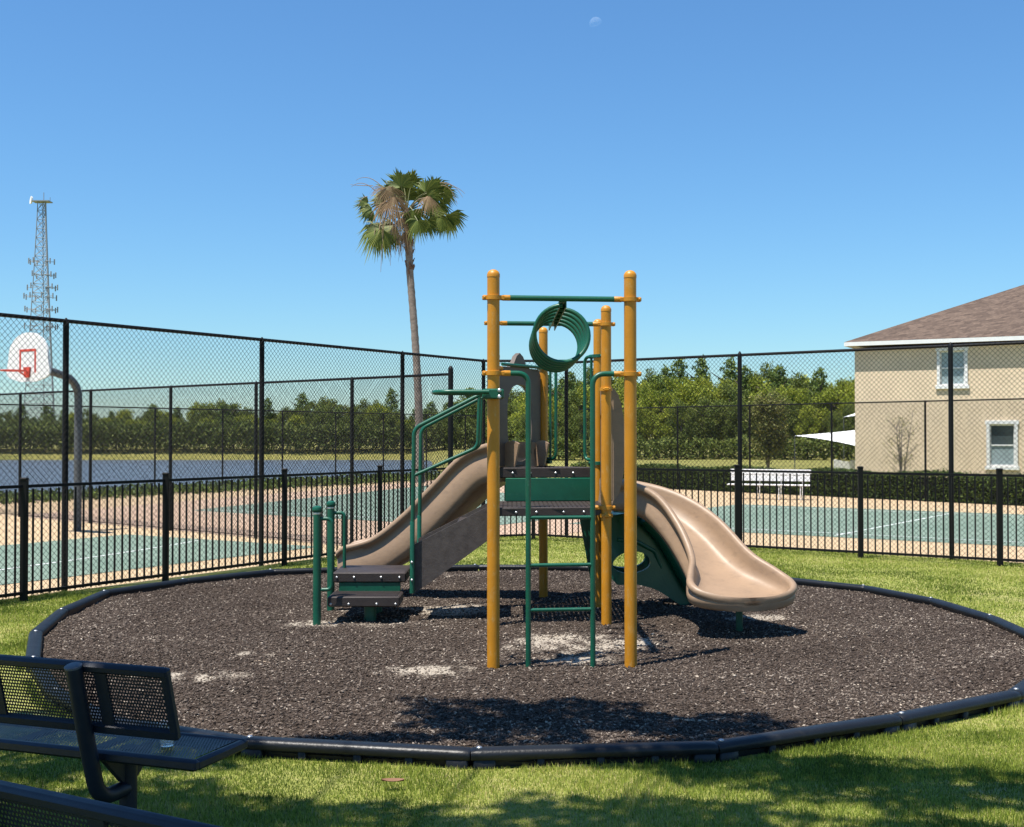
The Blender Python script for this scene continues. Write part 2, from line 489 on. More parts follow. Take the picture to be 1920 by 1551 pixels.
m = bpy.data.materials.new('mulch_bed'); m.use_nodes = True
n = m.node_tree.nodes; l = m.node_tree.links; p = n['Principled BSDF']
p.inputs['Roughness'].default_value = 0.95; p.inputs['Specular IOR Level'].default_value = 0.15
at = n.new('ShaderNodeAttribute'); at.attribute_name = 'sand'
tc = n.new('ShaderNodeTexCoord')
vo = n.new('ShaderNodeTexVoronoi'); vo.inputs['Scale'].default_value = 55
l.new(tc.outputs['Object'], vo.inputs['Vector'])
rp = n.new('ShaderNodeValToRGB'); el = rp.color_ramp.elements
el[0].position = 0; el[0].color = (0.020, 0.014, 0.010, 1); el[1].position = 1; el[1].color = (0.095, 0.070, 0.054, 1)
sp = n.new('ShaderNodeSeparateColor'); l.new(vo.outputs['Color'], sp.inputs[0]); l.new(sp.outputs[0], rp.inputs['Fac'])
ns = n.new('ShaderNodeTexNoise'); ns.inputs['Scale'].default_value = 45; ns.inputs['Detail'].default_value = 5
l.new(tc.outputs['Object'], ns.inputs['Vector'])
ms = n.new('ShaderNodeMath'); ms.operation = 'MULTIPLY_ADD'; ms.inputs[1].default_value = 1.2; ms.inputs[2].default_value = -0.6
l.new(ns.outputs['Fac'], ms.inputs[0])
md = n.new('ShaderNodeMath'); md.operation = 'ADD'; md.use_clamp = True
l.new(at.outputs['Fac'], md.inputs[0]); l.new(ms.outputs[0], md.inputs[1])
st = n.new('ShaderNodeMapRange'); st.inputs['From Min'].default_value = 0.35; st.inputs['From Max'].default_value = 0.75
l.new(md.outputs[0], st.inputs['Value'])
mx = n.new('ShaderNodeMix'); mx.data_type = 'RGBA'
mx.inputs[7].default_value = (0.38, 0.33, 0.265, 1)
l.new(st.outputs['Result'], mx.inputs[0]); l.new(rp.outputs['Color'], mx.inputs[6]); l.new(mx.outputs[2], p.inputs['Base Color'])
bp = n.new('ShaderNodeBump'); bp.inputs['Strength'].default_value = 0.9; bp.inputs['Distance'].default_value = 0.02
l.new(vo.outputs['Distance'], bp.inputs['Height']); l.new(bp.outputs['Normal'], p.inputs['Normal'])
M_MULCHBED = m
nr, na = 70, 180
ang = np.linspace(0, 2*np.pi, na, endpoint=False)
inner = np.array(scaled(OUT, 0.0))
va = np.arctan2(inner[:, 1]-PC[1], inner[:, 0]-PC[0]); vr = np.linalg.norm(inner-PC, axis=1)
o_ = np.argsort(va); rad = np.interp(ang, np.concatenate([va[o_]-2*np.pi, va[o_], va[o_]+2*np.pi]), np.tile(vr[o_], 3))*0.985
tt = np.sqrt(np.linspace(0, 1, nr))
XX = PC[0] + np.outer(tt, rad*np.cos(ang)); YY = PC[1] + np.outer(tt, rad*np.sin(ang))
ZZ = mulch_h(XX, YY)
V = np.stack([XX.ravel(), YY.ravel(), ZZ.ravel()], 1)
i_, j_ = np.meshgrid(np.arange(nr-1), np.arange(na), indexing='ij')
a0 = (i_*na+j_).ravel(); a1 = (i_*na+(j_+1) % na).ravel()
loops = np.stack([a0, a0+na, a1+na, a1], 1).ravel()
me = np_mesh('mulch_bed', V, loops, np.full(len(a0), 4), M_MULCHBED, {'sand': sand_mask(XX, YY).ravel()}, smooth=True)
structure(link_mesh('mulch_bed', me))

def bipyramids(P, size, yaw, tilt, roll):
    """elongated six-cornered chips; P (n,3), size (n,3)"""
    n = len(P)
    base = np.array([(1, .15, 0), (-1, -.1, 0), (.1, 1, .1), (-.15, -1, -.1), (0.2, .1, 1), (-.1, -.2, -1)], float)
    V = base[None]*size[:, None, :]*rng.uniform(0.7, 1.25, (n, 6, 1))
    cy, sy = np.cos(yaw), np.sin(yaw); ct, st = np.cos(tilt), np.sin(tilt); cr, sr = np.cos(roll), np.sin(roll)
    x, y, z = V[..., 0], V[..., 1], V[..., 2]
    y, z = y*cr[:, None]-z*sr[:, None], y*sr[:, None]+z*cr[:, None]
    x, z = x*ct[:, None]+z*st[:, None], -x*st[:, None]+z*ct[:, None]
    x, y = x*cy[:, None]-y*sy[:, None], x*sy[:, None]+y*cy[:, None]
    V = np.stack([x, y, z], 2) + P[:, None, :]
    f = np.array([(4,0,2),(4,2,1),(4,1,3),(4,3,0),(5,2,0),(5,1,2),(5,3,1),(5,0,3)])
    loops = (np.arange(n)[:, None, None]*6 + f[None]).ravel()
    return V.reshape(-1, 3), loops, np.full(n*8, 3)

M_CHIP = mat_tint('mulch_chips', [(0.0, (0.026, 0.017, 0.012)), (0.35, (0.066, 0.048, 0.037)), (0.7, (0.140, 0.110, 0.088)),
                                  (0.88, (0.24, 0.195, 0.155)), (0.95, (0.36, 0.30, 0.24)), (1.0, (0.50, 0.43, 0.34))], 0.85)
N = 230000
cx = rng.uniform(-4.5, 4.5, N); cy = 6.1 + 9.1*rng.uniform(0, 1, N)**1.35
pin = scaled(OUT, -0.05)
ok = inside_poly(cx, cy, pin) & (rng.uniform(0, 1, N) > sand_mask(cx, cy)*0.55)
cx, cy = cx[ok], cy[ok]; n_ = len(cx)
ln = 0.006 + 0.020*rng.beta(1.5, 2.6, n_)
size = np.stack([ln, ln*rng.uniform(0.22, 0.55, n_), ln*rng.uniform(0.18, 0.40, n_)], 1)
tint = np.clip(rng.beta(1.15, 1.6, n_)*0.95 + 0.25*vnoise(cx*0.6, cy*0.6, 11) + sand_mask(cx, cy)*0.4, 0, 0.97)
pale = rng.uniform(0, 1, n_) < 0.018
tint[pale] = rng.uniform(0.9, 1.0, pale.sum())
P = np.stack([cx, cy, mulch_h(cx, cy) + size[:, 1]*rng.uniform(0.0, 0.9, n_)], 1)
V, loops, sizes = bipyramids(P, size, rng.uniform(0, 6.28, n_), rng.normal(0, 0.35, n_), rng.uniform(0, 6.28, n_))
me = np_mesh('mulch', V, loops, sizes, M_CHIP, {'tint': np.repeat(tint, 6)})
o = link_mesh('mulch', me); o['kind'] = 'stuff'; o['label'] = 'dark brown shredded rubber mulch filling the round play area'

# border of moulded plastic timbers
bt = thing('play_area_border', 'ring of black plastic edging timbers around the mulch', 'border', (0, 10.66, 0))
def edging(p0, p1):
    p0, p1 = Vector((*p0, 0)), Vector((*p1, 0))
    d = (p1-p0); Lg = d.length; t = d.normalized(); s = Vector((-t.y, t.x, 0)); up = Vector((0, 0, 1))
    mid = (p0+p1)/2 + s*0.05
    if (Vector((0, 10.66, 0))-p0).dot(s) < 0: s = -s; mid = (p0+p1)/2 + s*0.05
    b = MB()
    # rounded top rail with softened ends
    prof = [(-.050, .078), (-.056, .100), (-.050, .118), (-.034, .128), (0, .131), (.034, .128), (.050, .118), (.056, .100), (.050, .078)]
    secs = []
    e = 0.012
    for f, k in ((-Lg/2+0.004, 0.86), (-Lg/2+e+0.006, 0.97), (-Lg/2+0.06, 1.0), (0, 1.0), (Lg/2-0.06, 1.0), (Lg/2-e-0.006, 0.97), (Lg/2-0.004, 0.86)):
        secs.append([mid + t*f + s*(a*k) + up*(0.078+(h-0.078)*k) for a, h in prof])
    vs = [p for sec in secs for p in sec]; m_ = len(prof); fs = []
    for i in range(len(secs)-1):
        for j in range(m_-1):
            fs.append((i*m_+j, i*m_+j+1, (i+1)*m_+j+1, (i+1)*m_+j))
        fs.append((i*m_+m_-1, i*m_, (i+1)*m_, (i+1)*m_+m_-1))
    fs.append(tuple(range(m_))); fs.append(tuple((len(secs)-1)*m_+j for j in range(m_)))
    b.add(vs, fs)
    b.box(mid + s*0.022 + up*0.030, (Lg-0.03, 0.050, 0.110), ax=t, az=up)                 # web, set back under the rail
    for f in (-1, 1):
        b.bbox(mid + t*f*(Lg/2-0.075) - s*0.004 + up*0.030, (0.12, 0.088, 0.112), 0.012, ax=t, az=up)
    for k in (-0.22, 0.02, 0.24):
        b.bbox(mid + t*Lg*k - s*0.006 + up*0.030, (0.045, 0.072, 0.111), 0.008, ax=t, az=up)
    o = b.build('edging_timber', M_EDGE, bt, smooth=50)
    c = MB(); c.lathe(mid - t*(Lg/2-0.05) + up*0.128, [(0.016, 0), (0.016, 0.006), (0.011, 0.010)], 10)
    c.build('stake_head', M_STEEL, o)
for i in range(len(OUT)):
    edging(OUT[i], OUT[(i+1) % len(OUT)])

# ------------------------------------------------------------------ grass
M_GRASS = mat_tint('grass_blades', [(0.0, (0.07, 0.11, 0.014)), (0.45, (0.26, 0.33, 0.045)), (0.8, (0.40, 0.44, 0.085)), (1.0, (0.54, 0.46, 0.19))], 0.55, 0.35, 0.3)
pout = scaled(OUT, 0.0)
lawn2 = [(p.x, p.y) for p in lawn_poly]
def scatter(n, x0, x1, y0, y1):
    x = rng.uniform(x0, x1, n); y = rng.uniform(y0, y1, n)
    ok = ~inside_poly(x, y, pout) & inside_poly(x, y, lawn2) & (np.abs(x) < 0.44*y+0.5)
    return x[ok], y[ok]
def blades(x, y, hl, w):
    n = len(x)
    yaw = rng.uniform(0, 6.28, n); lean = np.abs(rng.normal(0.2, 0.65, n)); la = rng.uniform(0, 6.28, n)
    clump = 0.75 + 0.5*vnoise(x*1.5, y*1.5, 21)
    h = hl*rng.uniform(0.5, 1.25, n)*clump
    dx, dy = np.cos(yaw)*w*0.5, np.sin(yaw)*w*0.5
    z0 = np.full(n, LAWN_Z-0.004)
    a = np.stack([x-dx, y-dy, z0], 1); b_ = np.stack([x+dx, y+dy, z0], 1)
    tp = np.stack([x+np.cos(la)*np.sin(lean)*h, y+np.sin(la)*np.sin(lean)*h, z0+np.cos(lean)*h], 1)
    V = np.stack([a, b_, tp], 1).reshape(-1, 3)
    dry = np.clip(0.5 + 1.1*vnoise(x*0.45, y*0.45, 31) + 0.7*vnoise(x*1.7, y*1.7, 33), 0, 1)
    t = np.clip(rng.normal(0.40, 0.27, n) + (dry-0.5)*0.6, 0, 1)
    return V, np.repeat(t, 3)
parts = []
for (nn, bx, hl, w) in ((330000, (-2.9, 2.9, 4.2, 7.0), 0.036, 0.0055), (150000, (1.2, 4.6, 6.0, 9.5), 0.036, 0.006),
                        (70000, (-5.6, -3.4, 9.0, 13.5), 0.040, 0.010), (190000, (2.0, 8.0, 9.5, 19.2), 0.040, 0.010),
                        (90000, (-3.2, 3.5, 13.8, 20.4), 0.042, 0.013)):
    x, y = scatter(nn, *bx)
    parts.append(blades(x, y, hl, w))
# longer tufts against the edging
tx, ty = [], []
for i in range(len(OUT)):
    (x0_, y0_), (x1_, y1_) = OUT[i], OUT[(i+1) % len(OUT)]
    k = 900; t = rng.uniform(0, 1, k); off = np.abs(rng.normal(0, 0.035, k)) + 0.012
    qx, qy = x0_+(x1_-x0_)*t, y0_+(y1_-y0_)*t
    dx_, dy_ = qx-PC[0], qy-PC[1]; ln_ = np.hypot(dx_, dy_)
    keep_ = vnoise(qx*1.3, qy*1.3, 61) > -0.05
    tx.append((qx+dx_/ln_*off)[keep_]); ty.append((qy+dy_/ln_*off)[keep_])
parts.append(blades(np.concatenate(tx), np.concatenate(ty), 0.062, 0.006))
V = np.concatenate([a for a, _ in parts]); T = np.concatenate([t for _, t in parts])
me = np_mesh('grass', V, np.arange(len(V)), np.full(len(V)//3, 3), M_GRASS, {'tint': T})
o = link_mesh('grass', me); o['kind'] = 'stuff'; o['label'] = 'short mown green grass around the play area'

# ------------------------------------------------------------------ fences
def chain_wires(p0, p1, z0, z1, r, pitch):
    p0, p1 = Vector(p0), Vector(p1)
    d = (p1-p0); Lg = d.length; t = d.normalized(); nrm = Vector((-t.y, t.x, 0)); Hh = z1-z0
    V = []; Lp = []
    tri = [(math.cos(a), math.sin(a)) for a in (0.5, 2.6, 4.7)]
    cnt = 0; segs = []
    for fam in (1, -1):
        for k in range(int((Lg+Hh)/pitch)+2):
            s = -Hh + k*pitch
            a, bb = s, s+Hh
            ca, cb = max(a, 0), min(bb, Lg)
            if cb-ca < 0.01: continue
            za, zb = (ca-a), (cb-a)
            if fam < 0: za, zb = Hh-za, Hh-zb
            segs.append((ca, za, cb, zb, fam))
    S = np.array(segs)
    T = np.array(t); Nn = np.array(nrm); U = np.array((0, 0, 1.0)); P0 = np.array((p0.x, p0.y, z0))
    A = P0 + S[:, 0:1]*T + S[:, 1:2]*U + S[:, 4:5]*Nn*r*0.9
    B = P0 + S[:, 2:3]*T + S[:, 3:4]*U + S[:, 4:5]*Nn*r*0.9
    perp = -S[:, 4:5]*0.7071*T + 0.7071*U
    n = len(S); Vv = np.zeros((n, 6, 3))
    for k, (c, s_) in enumerate(tri):
        o_ = perp*(c*r) + Nn*(s_*r)
        Vv[:, k] = A+o_; Vv[:, 3+k] = B+o_
    f = np.array([(0,1,4,3),(1,2,5,4),(2,0,3,5)])
    lp = (np.arange(n)[:, None, None]*6+f[None]).ravel()
    return Vv.reshape(-1, 3), lp, np.full(n*3, 4)

def chain_fence(name, label, segs, posts, zt, zb, pr=0.033, rr=0.022, wr=0.0027, pitch=0.07, tall=(), wires=True, mid=False):
    loc = Vector((segs[0][0][0], segs[0][0][1], zb))
    root = thing(name, label, 'fence', loc)
    for k, (x, y) in enumerate(posts):
        top = zt + (0.10 if k in tall else 0.0)
        b = MB(); rad = pr*(1.3 if k in tall else 1)
        b.lathe((x, y, zb-0.05), [(rad, 0), (rad, top-zb+0.02), (rad*0.95, top-zb+0.04), (rad*0.6, top-zb+0.065), (rad*0.25, top-zb+0.085)], 12)
        b.build('post', M_BLK, root)
    for (p0, p1) in segs:
        b = MB(); b.tube([(p0[0], p0[1], zt), (p1[0], p1[1], zt)], rr, 8); b.build('top_rail', M_BLK, root)
        b = MB(); b.tube([(p0[0], p0[1], zb+0.05), (p1[0], p1[1], zb+0.05)], rr*0.3, 6); b.build('bottom_wire', M_BLK, root)
        d = Vector((p1[0]-p0[0], p1[1]-p0[1], 0)).normalized(); nn = Vector((d.y, -d.x, 0))*(pr+wr)
        V, lp, sz = chain_wires((p0[0]+nn.x, p0[1]+nn.y, 0), (p1[0]+nn.x, p1[1]+nn.y, 0), zb+0.03, zt+0.015, wr, pitch)
        me = np_mesh('chain_link_mesh', V-np.array(loc), lp, sz, M_BLK)
        o = link_mesh('chain_link_mesh', me, root); o['kind'] = 'stuff'
    return root

def xy(v): return (v.x, v.y)
ZT = 2.98
chain_fence('chain_link_fence', 'tall black chain link fence left of the slides, in front of the hoop',
            [(xy(LC(-6.2, 0)), xy(LC(8.5, 0))), (xy(LC(8.5, 0)), (0.93, 20.6))],
            [xy(LC(a, 0)) for a in (-6.2, -3.1, 0, 3.1, 6.2, 8.5)], ZT+0.03, -0.12)
chain_fence('chain_link_fence', 'tall black chain link fence on the right in front of the beige house',
            [((0.93, 20.6), xy(RC(9.4, 0)))], [(0.93, 20.6)] + [xy(RC(a, 0)) for a in (0, 3.12, 6.24, 9.36)], ZT, -0.12)
s0, s1 = Vector((-0.98, 19.35, 0)), Vector((-14.6, 31.1, 0))
sd = (s1-s0)
px2 = [845, 660, 480, 320, 170, 38]
post2 = []
for px in px2:
    r_ = (px-960)/2260
    t = (r_*s0.y - s0.x)/(sd.x - r_*sd.y); q_ = s0 + sd*t; post2.append((q_.x, q_.y))
post2.append((s1.x, s1.y))
chain_fence('chain_link_fence', 'chain link fence dividing the two courts behind the basketball hoop',
            [(post2[0], xy(s1))], post2, 2.72, -0.2, tall=(0,))
t0 = Vector((-14, 36, 0))
def T3(t): q_ = t0 + E1*t; return (q_.x, q_.y)
chain_fence('chain_link_fence', 'far chain link fence along the lake shore', [(T3(-14), T3(24))],
            [T3(-14 + 3.05*k) for k in range(13)], 2.62, -0.25, pr=0.03, rr=0.02)
u0 = Vector((2.6, 46.6, 0)); ud = Vector((0.632, -0.775, 0))
def T4(t): q_ = u0 + ud*t; return (q_.x, q_.y)
chain_fence('chain_link_fence', 'far chain link fence along the clipped hedge by the house', [(T4(0), T4(28))],
            [T4(1.9 + 3.25*k) for k in range(8)], 2.72, -0.22, pr=0.03, rr=0.02)

def picket_fence(label, stations, tops, group=None):
    """stations: post positions along the line"""
    loc = Vector((stations[0][0], stations[0][1], 0.0))
    root = thing('picket_fence', label, 'fence', loc)
    pk = MB(); pk.box((0, 0, 0.64), (0.0165, 0.0165, 1.10)); pm = None
    po = MB(); po.box((0, 0, 0.62), (0.062, 0.062, 1.32)); po.bbox((0, 0, 1.292), (0.074, 0.074, 0.03), 0.008); pom = None
    for (x, y) in stations:
        if pom is None:
            o = po.build('post', M_BLK, None, smooth=0); pom = o.data
        else:
            o = bpy.data.objects.new('post', pom); COL.objects.link(o)
        o.parent = root; o.location = (x-loc.x, y-loc.y, 0)
    for a, c in zip(stations[:-1], stations[1:]):
        d = Vector((c[0]-a[0], c[1]-a[1], 0)); Lg = d.length; t = d.normalized()
        mid = Vector(((a[0]+c[0])/2, (a[1]+c[1])/2, 0))
        for z in (1.215, 0.115):
            b = MB(); b.box(mid + Vector((0, 0, z)), (Lg-0.06, 0.03, 0.032), ax=t); b.build('rail', M_BLK, root, smooth=0)
        nk = int(round(Lg/0.104)); rot = math.atan2(t.y, t.x)
        for k in range(1, nk):
            q_ = Vector((a[0], a[1], 0)) + t*(Lg*k/nk)
            if pm is None:
                o = pk.build('picket', M_BLK, None, smooth=0); pm = o.data
            else:
                o = bpy.data.objects.new('picket', pm); COL.objects.link(o)
            o.parent = root; o.location = (q_.x-loc.x, q_.y-loc.y, 0); o.rotation_euler = (0, 0, rot)
    return root
def PL(t): q_ = Vector((-4.61, 13.15, 0)) + E1*t; return (q_.x, q_.y)
pd = Vector((0.837, -0.547, 0))
def PR(t): q_ = Vector((3.32, 17.8, 0)) + pd*t; return (q_.x, q_.y)
picket_fence('low black picket fence along the left side of the play area', [PL(t) for t in (-2.8, -0.81, 1.09, 3.11, 5.13, 7.15)] + [(0.35, 19.74)], None)
picket_fence('low black picket fence along the right side of the play area', [(0.35, 19.74)] + [PR(t) for t in (-1.75, 0, 1.83, 3.66, 5.49)], None)

# ------------------------------------------------------------------ play structure
ps = thing('play_structure', 'playground climbing frame with ochre posts, green rails and two tan slides', 'playground', (0.35, 10.5, 0))
PA, PB_, PC_, PD, PE, PF, PG = (-0.135, 8.74), (0.87, 8.86), (0.84, 10.75), (-0.165, 10.65), (0.845, 11.82), (0.325, 12.5), (-0.165, 11.72)
POST_TOP = {PA: 2.945, PB_: 2.955, PC_: 2.90, PD: 2.90, PE: 2.88, PF: 2.86, PG: 2.55}
PRAD = 0.0455
post_objs = {}
for pp, top in POST_TOP.items():
    b = MB(); b.lathe((pp[0], pp[1], -0.1), [(PRAD, 0), (PRAD, top+0.1-0.05)], 28)
    o = b.build('post', M_YEL, ps); post_objs[pp] = o
    c = MB(); c.lathe((pp[0], pp[1], top-0.052), [(PRAD+0.002, 0), (PRAD+0.002, 0.020), (PRAD*0.93, 0.034), (PRAD*0.72, 0.046), (PRAD*0.4, 0.054), (0.004, 0.057)], 28)
    c.build('post_cap', M_YEL, o)

def clamp(post, z, toward, m=None, big=1.0):
    x, y = post; d = Vector((toward[0]-x, toward[1]-y, 0)).normalized(); s = Vector((-d.y, d.x, 0))
    c = Vector((x, y, z)); b = MB(); m = m or M_YEL; h = 0.034*big
    b.lathe((x, y, z-h/2), [(PRAD+0.001, 0), (PRAD+0.012, 0.002), (PRAD+0.012, h-0.002), (PRAD+0.001, h)], 28)
    for f in (1, -1):
        b.bbox(c + d*f*(PRAD+0.018), (0.036, 0.042, h), 0.006, ax=d)
    b.lathe(c + d*(PRAD+0.02), [(0.021, 0), (0.021, 0.055), (0.018, 0.06)], 14, axis=d)
    for f in (1, -1):
        b.lathe(c - d*(PRAD+0.022) + s*f*0.020, [(0.008, 0), (0.008, 0.010), (0.005, 0.013)], 8, axis=s*f)
    return b.build('clamp', m, post_objs[post])

def bend(pts, r=0.08, n=6):
    """round the corners of a polyline"""
    pts = [Vector(p) for p in pts]; out = [pts[0]]
    for a, c, e in zip(pts[:-2], pts[1:-1], pts[2:]):
        d1 = (a-c); d2 = (e-c); rr = min(r, d1.length*0.45, d2.length*0.45)
        p1 = c + d1.normalized()*rr; p2 = c + d2.normalized()*rr
        for k in range(n+1):
            t = k/n
            out.append(p1*(1-t)**2 + c*2*t*(1-t) + p2*t*t)
    out.append(pts[-1])
    return out
def lerp2(a, b_, t): return (a[0]+(b_[0]-a[0])*t, a[1]+(b_[1]-a[1])*t)
def v3(p, z): return Vector((p[0], p[1], z))

# overhead bars and coil
Z_BAR = 2.744
for (a, c, z) in ((PA, PB_, Z_BAR), (PD, PC_, 2.735)):
    b = MB(); b.tube([v3(lerp2(a, c, 0.09), z), v3(lerp2(a, c, 0.91), z)], 0.0205, 14); b.build('overhead_bar', M_GRN, ps)
    clamp(a, z, c); clamp(c, z, a)
cl = MB(); sp0 = v3(lerp2(PA, PB_, 0.505), 2.735); sp1 = v3(lerp2(PD, PC_, 0.515), 2.725)
ax = (sp1-sp0).normalized(); sd_ = Vector((0, 0, 1)).cross(ax).normalized()
b = MB()
for s in (-1, 1): b.box((sp0+sp1)/2 + sd_*s*0.024 - Vector((0, 0, 0.028)), ((sp1-sp0).length-0.03, 0.008, 0.05), ax=ax)
b.box((sp0+sp1)/2 - Vector((0, 0, 0.012)), ((sp1-sp0).length-0.03, 0.040, 0.008), ax=ax)
coil_root = b.build('coil_climber_spine', M_GRN, ps, smooth=0)
turns, RC_ = 5.0, 0.205
hel = []
for k in range(int(turns*40)+1):
    t = k/(turns*40); a = 2*math.pi*turns*t
    c = sp0.lerp(sp1, 0.02+0.70*t) - Vector((0, 0, RC_+0.036))
    hel.append(c + sd_*math.sin(a)*RC_ + Vector((0, 0, math.cos(a)*RC_)))
b = MB(); b.tube(hel, 0.0172, 10); b.build('coil', M_GRN, coil_root)

# ladder
lad = MB()
zl = 2.195
cl_l = v3(lerp2(PA, PB_, 0.252), 0); cl_r = v3(lerp2(PA, PB_, 0.722), 0)
b = MB(); b.tube(bend([v3(lerp2(PA, PB_, 0.07), zl), v3((cl_l.x, cl_l.y), zl), v3((cl_l.x, cl_l.y), -0.05)], 0.15, 10), 0.0195, 14)
ladder = b.build('ladder_side_rail', M_GRN, ps)
b = MB(); b.tube(bend([v3(lerp2(PA, PB_, 0.93), zl), v3((cl_r.x, cl_r.y), zl), v3((cl_r.x, cl_r.y), -0.05)], 0.15, 10), 0.0195, 14)
b.build('ladder_side_rail', M_GRN, ps)
clamp(PA, zl, PB_); clamp(PB_, zl, PA)
for z in (1.145, 0.80, 0.475):
    b = MB(); b.tube([(cl_l.x, cl_l.y, z), (cl_r.x, cl_r.y, z)], 0.014, 12); b.build('ladder_rung', M_GRN, ps)

# turning bar on the front left post
zt_ = 2.055
loop = []
for k in range(0, 25):
    a = math.pi*(0.5 + k/24)
    loop.append(Vector((-0.43 + 0.135*math.cos(a), 8.74 + 0.135*math.sin(a)*1.0, zt_)))
loop = [Vector((-0.165, 8.86, zt_))] + loop + [Vector((-0.165, 8.62, zt_))]
b = MB(); b.tube(loop, 0.0165, 12)
tb = b.build('turning_bar', M_GRN, ps)
b = MB()
b.bbox((-0.135, 8.665, zt_-0.012), (0.125, 0.05, 0.075), 0.010)
b.bbox((-0.135, 8.815, zt_-0.012), (0.125, 0.05, 0.075), 0.010)
b.bbox((-0.195, 8.74, zt_-0.012), (0.04, 0.20, 0.07), 0.010)
b.bbox((-0.072, 8.74, zt_-0.012), (0.03, 0.20, 0.07), 0.010)
b.build('bracket', M_GRN, tb)
for dz in (0.012, -0.035):
    b = MB(); b.lathe((-0.090, 8.640, zt_+dz), [(0.014, 0), (0.014, 0.010), (0.008, 0.015)], 10, axis=(0, -1, 0)); b.build('bolt', M_STEEL, tb)

# decks: grates of crossing strips with a brown rim
def deck(poly, z, name, rim_h, bolt_edges=()):
    pts = [Vector((p[0], p[1], z)) for p in poly]
    c = sum(pts, Vector())/len(pts)
    b = MB(); xs = [p[0] for p in poly]; ys = [p[1] for p in poly]
    pit = 0.042
    def clip(axis, val):
        hits = []
        n = len(poly)
        for i in range(n):
            a, e = poly[i], poly[(i+1) % n]
            if (a[axis]-val)*(e[axis]-val) < 0:
                t = (val-a[axis])/(e[axis]-a[axis]); hits.append(a[1-axis]+(e[1-axis]-a[1-axis])*t)
        return (min(hits), max(hits)) if len(hits) >= 2 else None
    for axis, lo, hi in ((0, min(xs), max(xs)), (1, min(ys), max(ys))):
        v = lo + 0.02
        while v < hi:
            h = clip(axis, v)
            if h and h[1]-h[0] > 0.05:
                m_ = (h[0]+h[1])/2; L_ = h[1]-h[0]
                if axis == 0: b.box((v, m_, z-0.006), (0.028, L_, 0.006))
                else: b.box((m_, v, z-0.010), (L_, 0.028, 0.006))
            v += pit
    root = b.build(name, M_BRN, ps, smooth=0)
    n = len(pts)
    for i in range(n):
        a, e = pts[i], pts[(i+1) % n]; t = (e-a).normalized(); s = Vector((-t.y, t.x, 0))
        if (c-a).dot(s) < 0: s = -s
        a2, e2 = a+t*0.04, e-t*0.04
        r = MB(); r.bbox((a2+e2)/2 + s*0.012 + Vector((0, 0, -rim_h/2+0.004)), ((e2-a2).length, 0.03, rim_h), 0.006, ax=t)
        rim = r.build('deck_rim', M_BRN, root)
        if i in bolt_edges:
            for f in bolt_edges[i]:
                q_ = MB(); q_.lathe(a.lerp(e, f) - s*0.002 + Vector((0, 0, -rim_h*0.5)), [(0.0115, 0), (0.0115, 0.006), (0.006, 0.011)], 10, axis=-s)
                q_.build('bolt', M_STEEL, root)
    return root
ZD1, ZD2 = 1.10, 1.424
deck([PD, PC_, PE, PG], ZD1, 'lower_deck', 0.075, {0: (0.2, 0.38, 0.62, 0.8)})
deck([PG, PE, PF], ZD2, 'upper_deck', 0.098, {0: (0.17, 0.34, 0.585, 0.755)})
b = MB(); b.bbox((0.365, 11.755, 1.215), (0.86, 0.02, 0.225), 0.006, ax=Vector((1, 0.1, 0)).normalized()); b.build('riser_panel', M_GRN, ps)
clamp(PC_, 2.154, PE); clamp(PC_, 1.03, PE); clamp(PC_, ZD1-0.0, PD)
clamp(PE, 2.52, PF, M_GRN); clamp(PF, 1.47, PE, M_GRN); clamp(PF, 2.44, PE, M_GRN); clamp(PE, 1.47, PF, M_GRN)
clamp(PD, 2.15, PG); clamp(PG, 2.4, PF)

# hand loops beside the climber opening
def hand_loop(post, toward, ztop, zbot, reach1, reach2):
    d = Vector((toward[0]-post[0], toward[1]-post[1], 0)).normalized(); c = v3(post, 0)
    b = MB(); up = Vector((0, 0, 1))
    b.tube(bend([c + d*PRAD + up*ztop, c + d*reach2 + up*ztop, c + d*reach2 + up*zbot, c + d*PRAD + up*zbot], 0.07, 8), 0.0165, 12)
    b.tube([c + d*reach1 + up*(ztop-0.006), c + d*reach1 + up*(zbot+0.006)], 0.013, 10)
    b.build('hand_loop', M_GRN, ps)
hand_loop(PF, PE, 2.44, 1.50, 0.115, 0.205)
hand_loop(PE, PF, 2.52, 1.50, 0.10, 0.20)

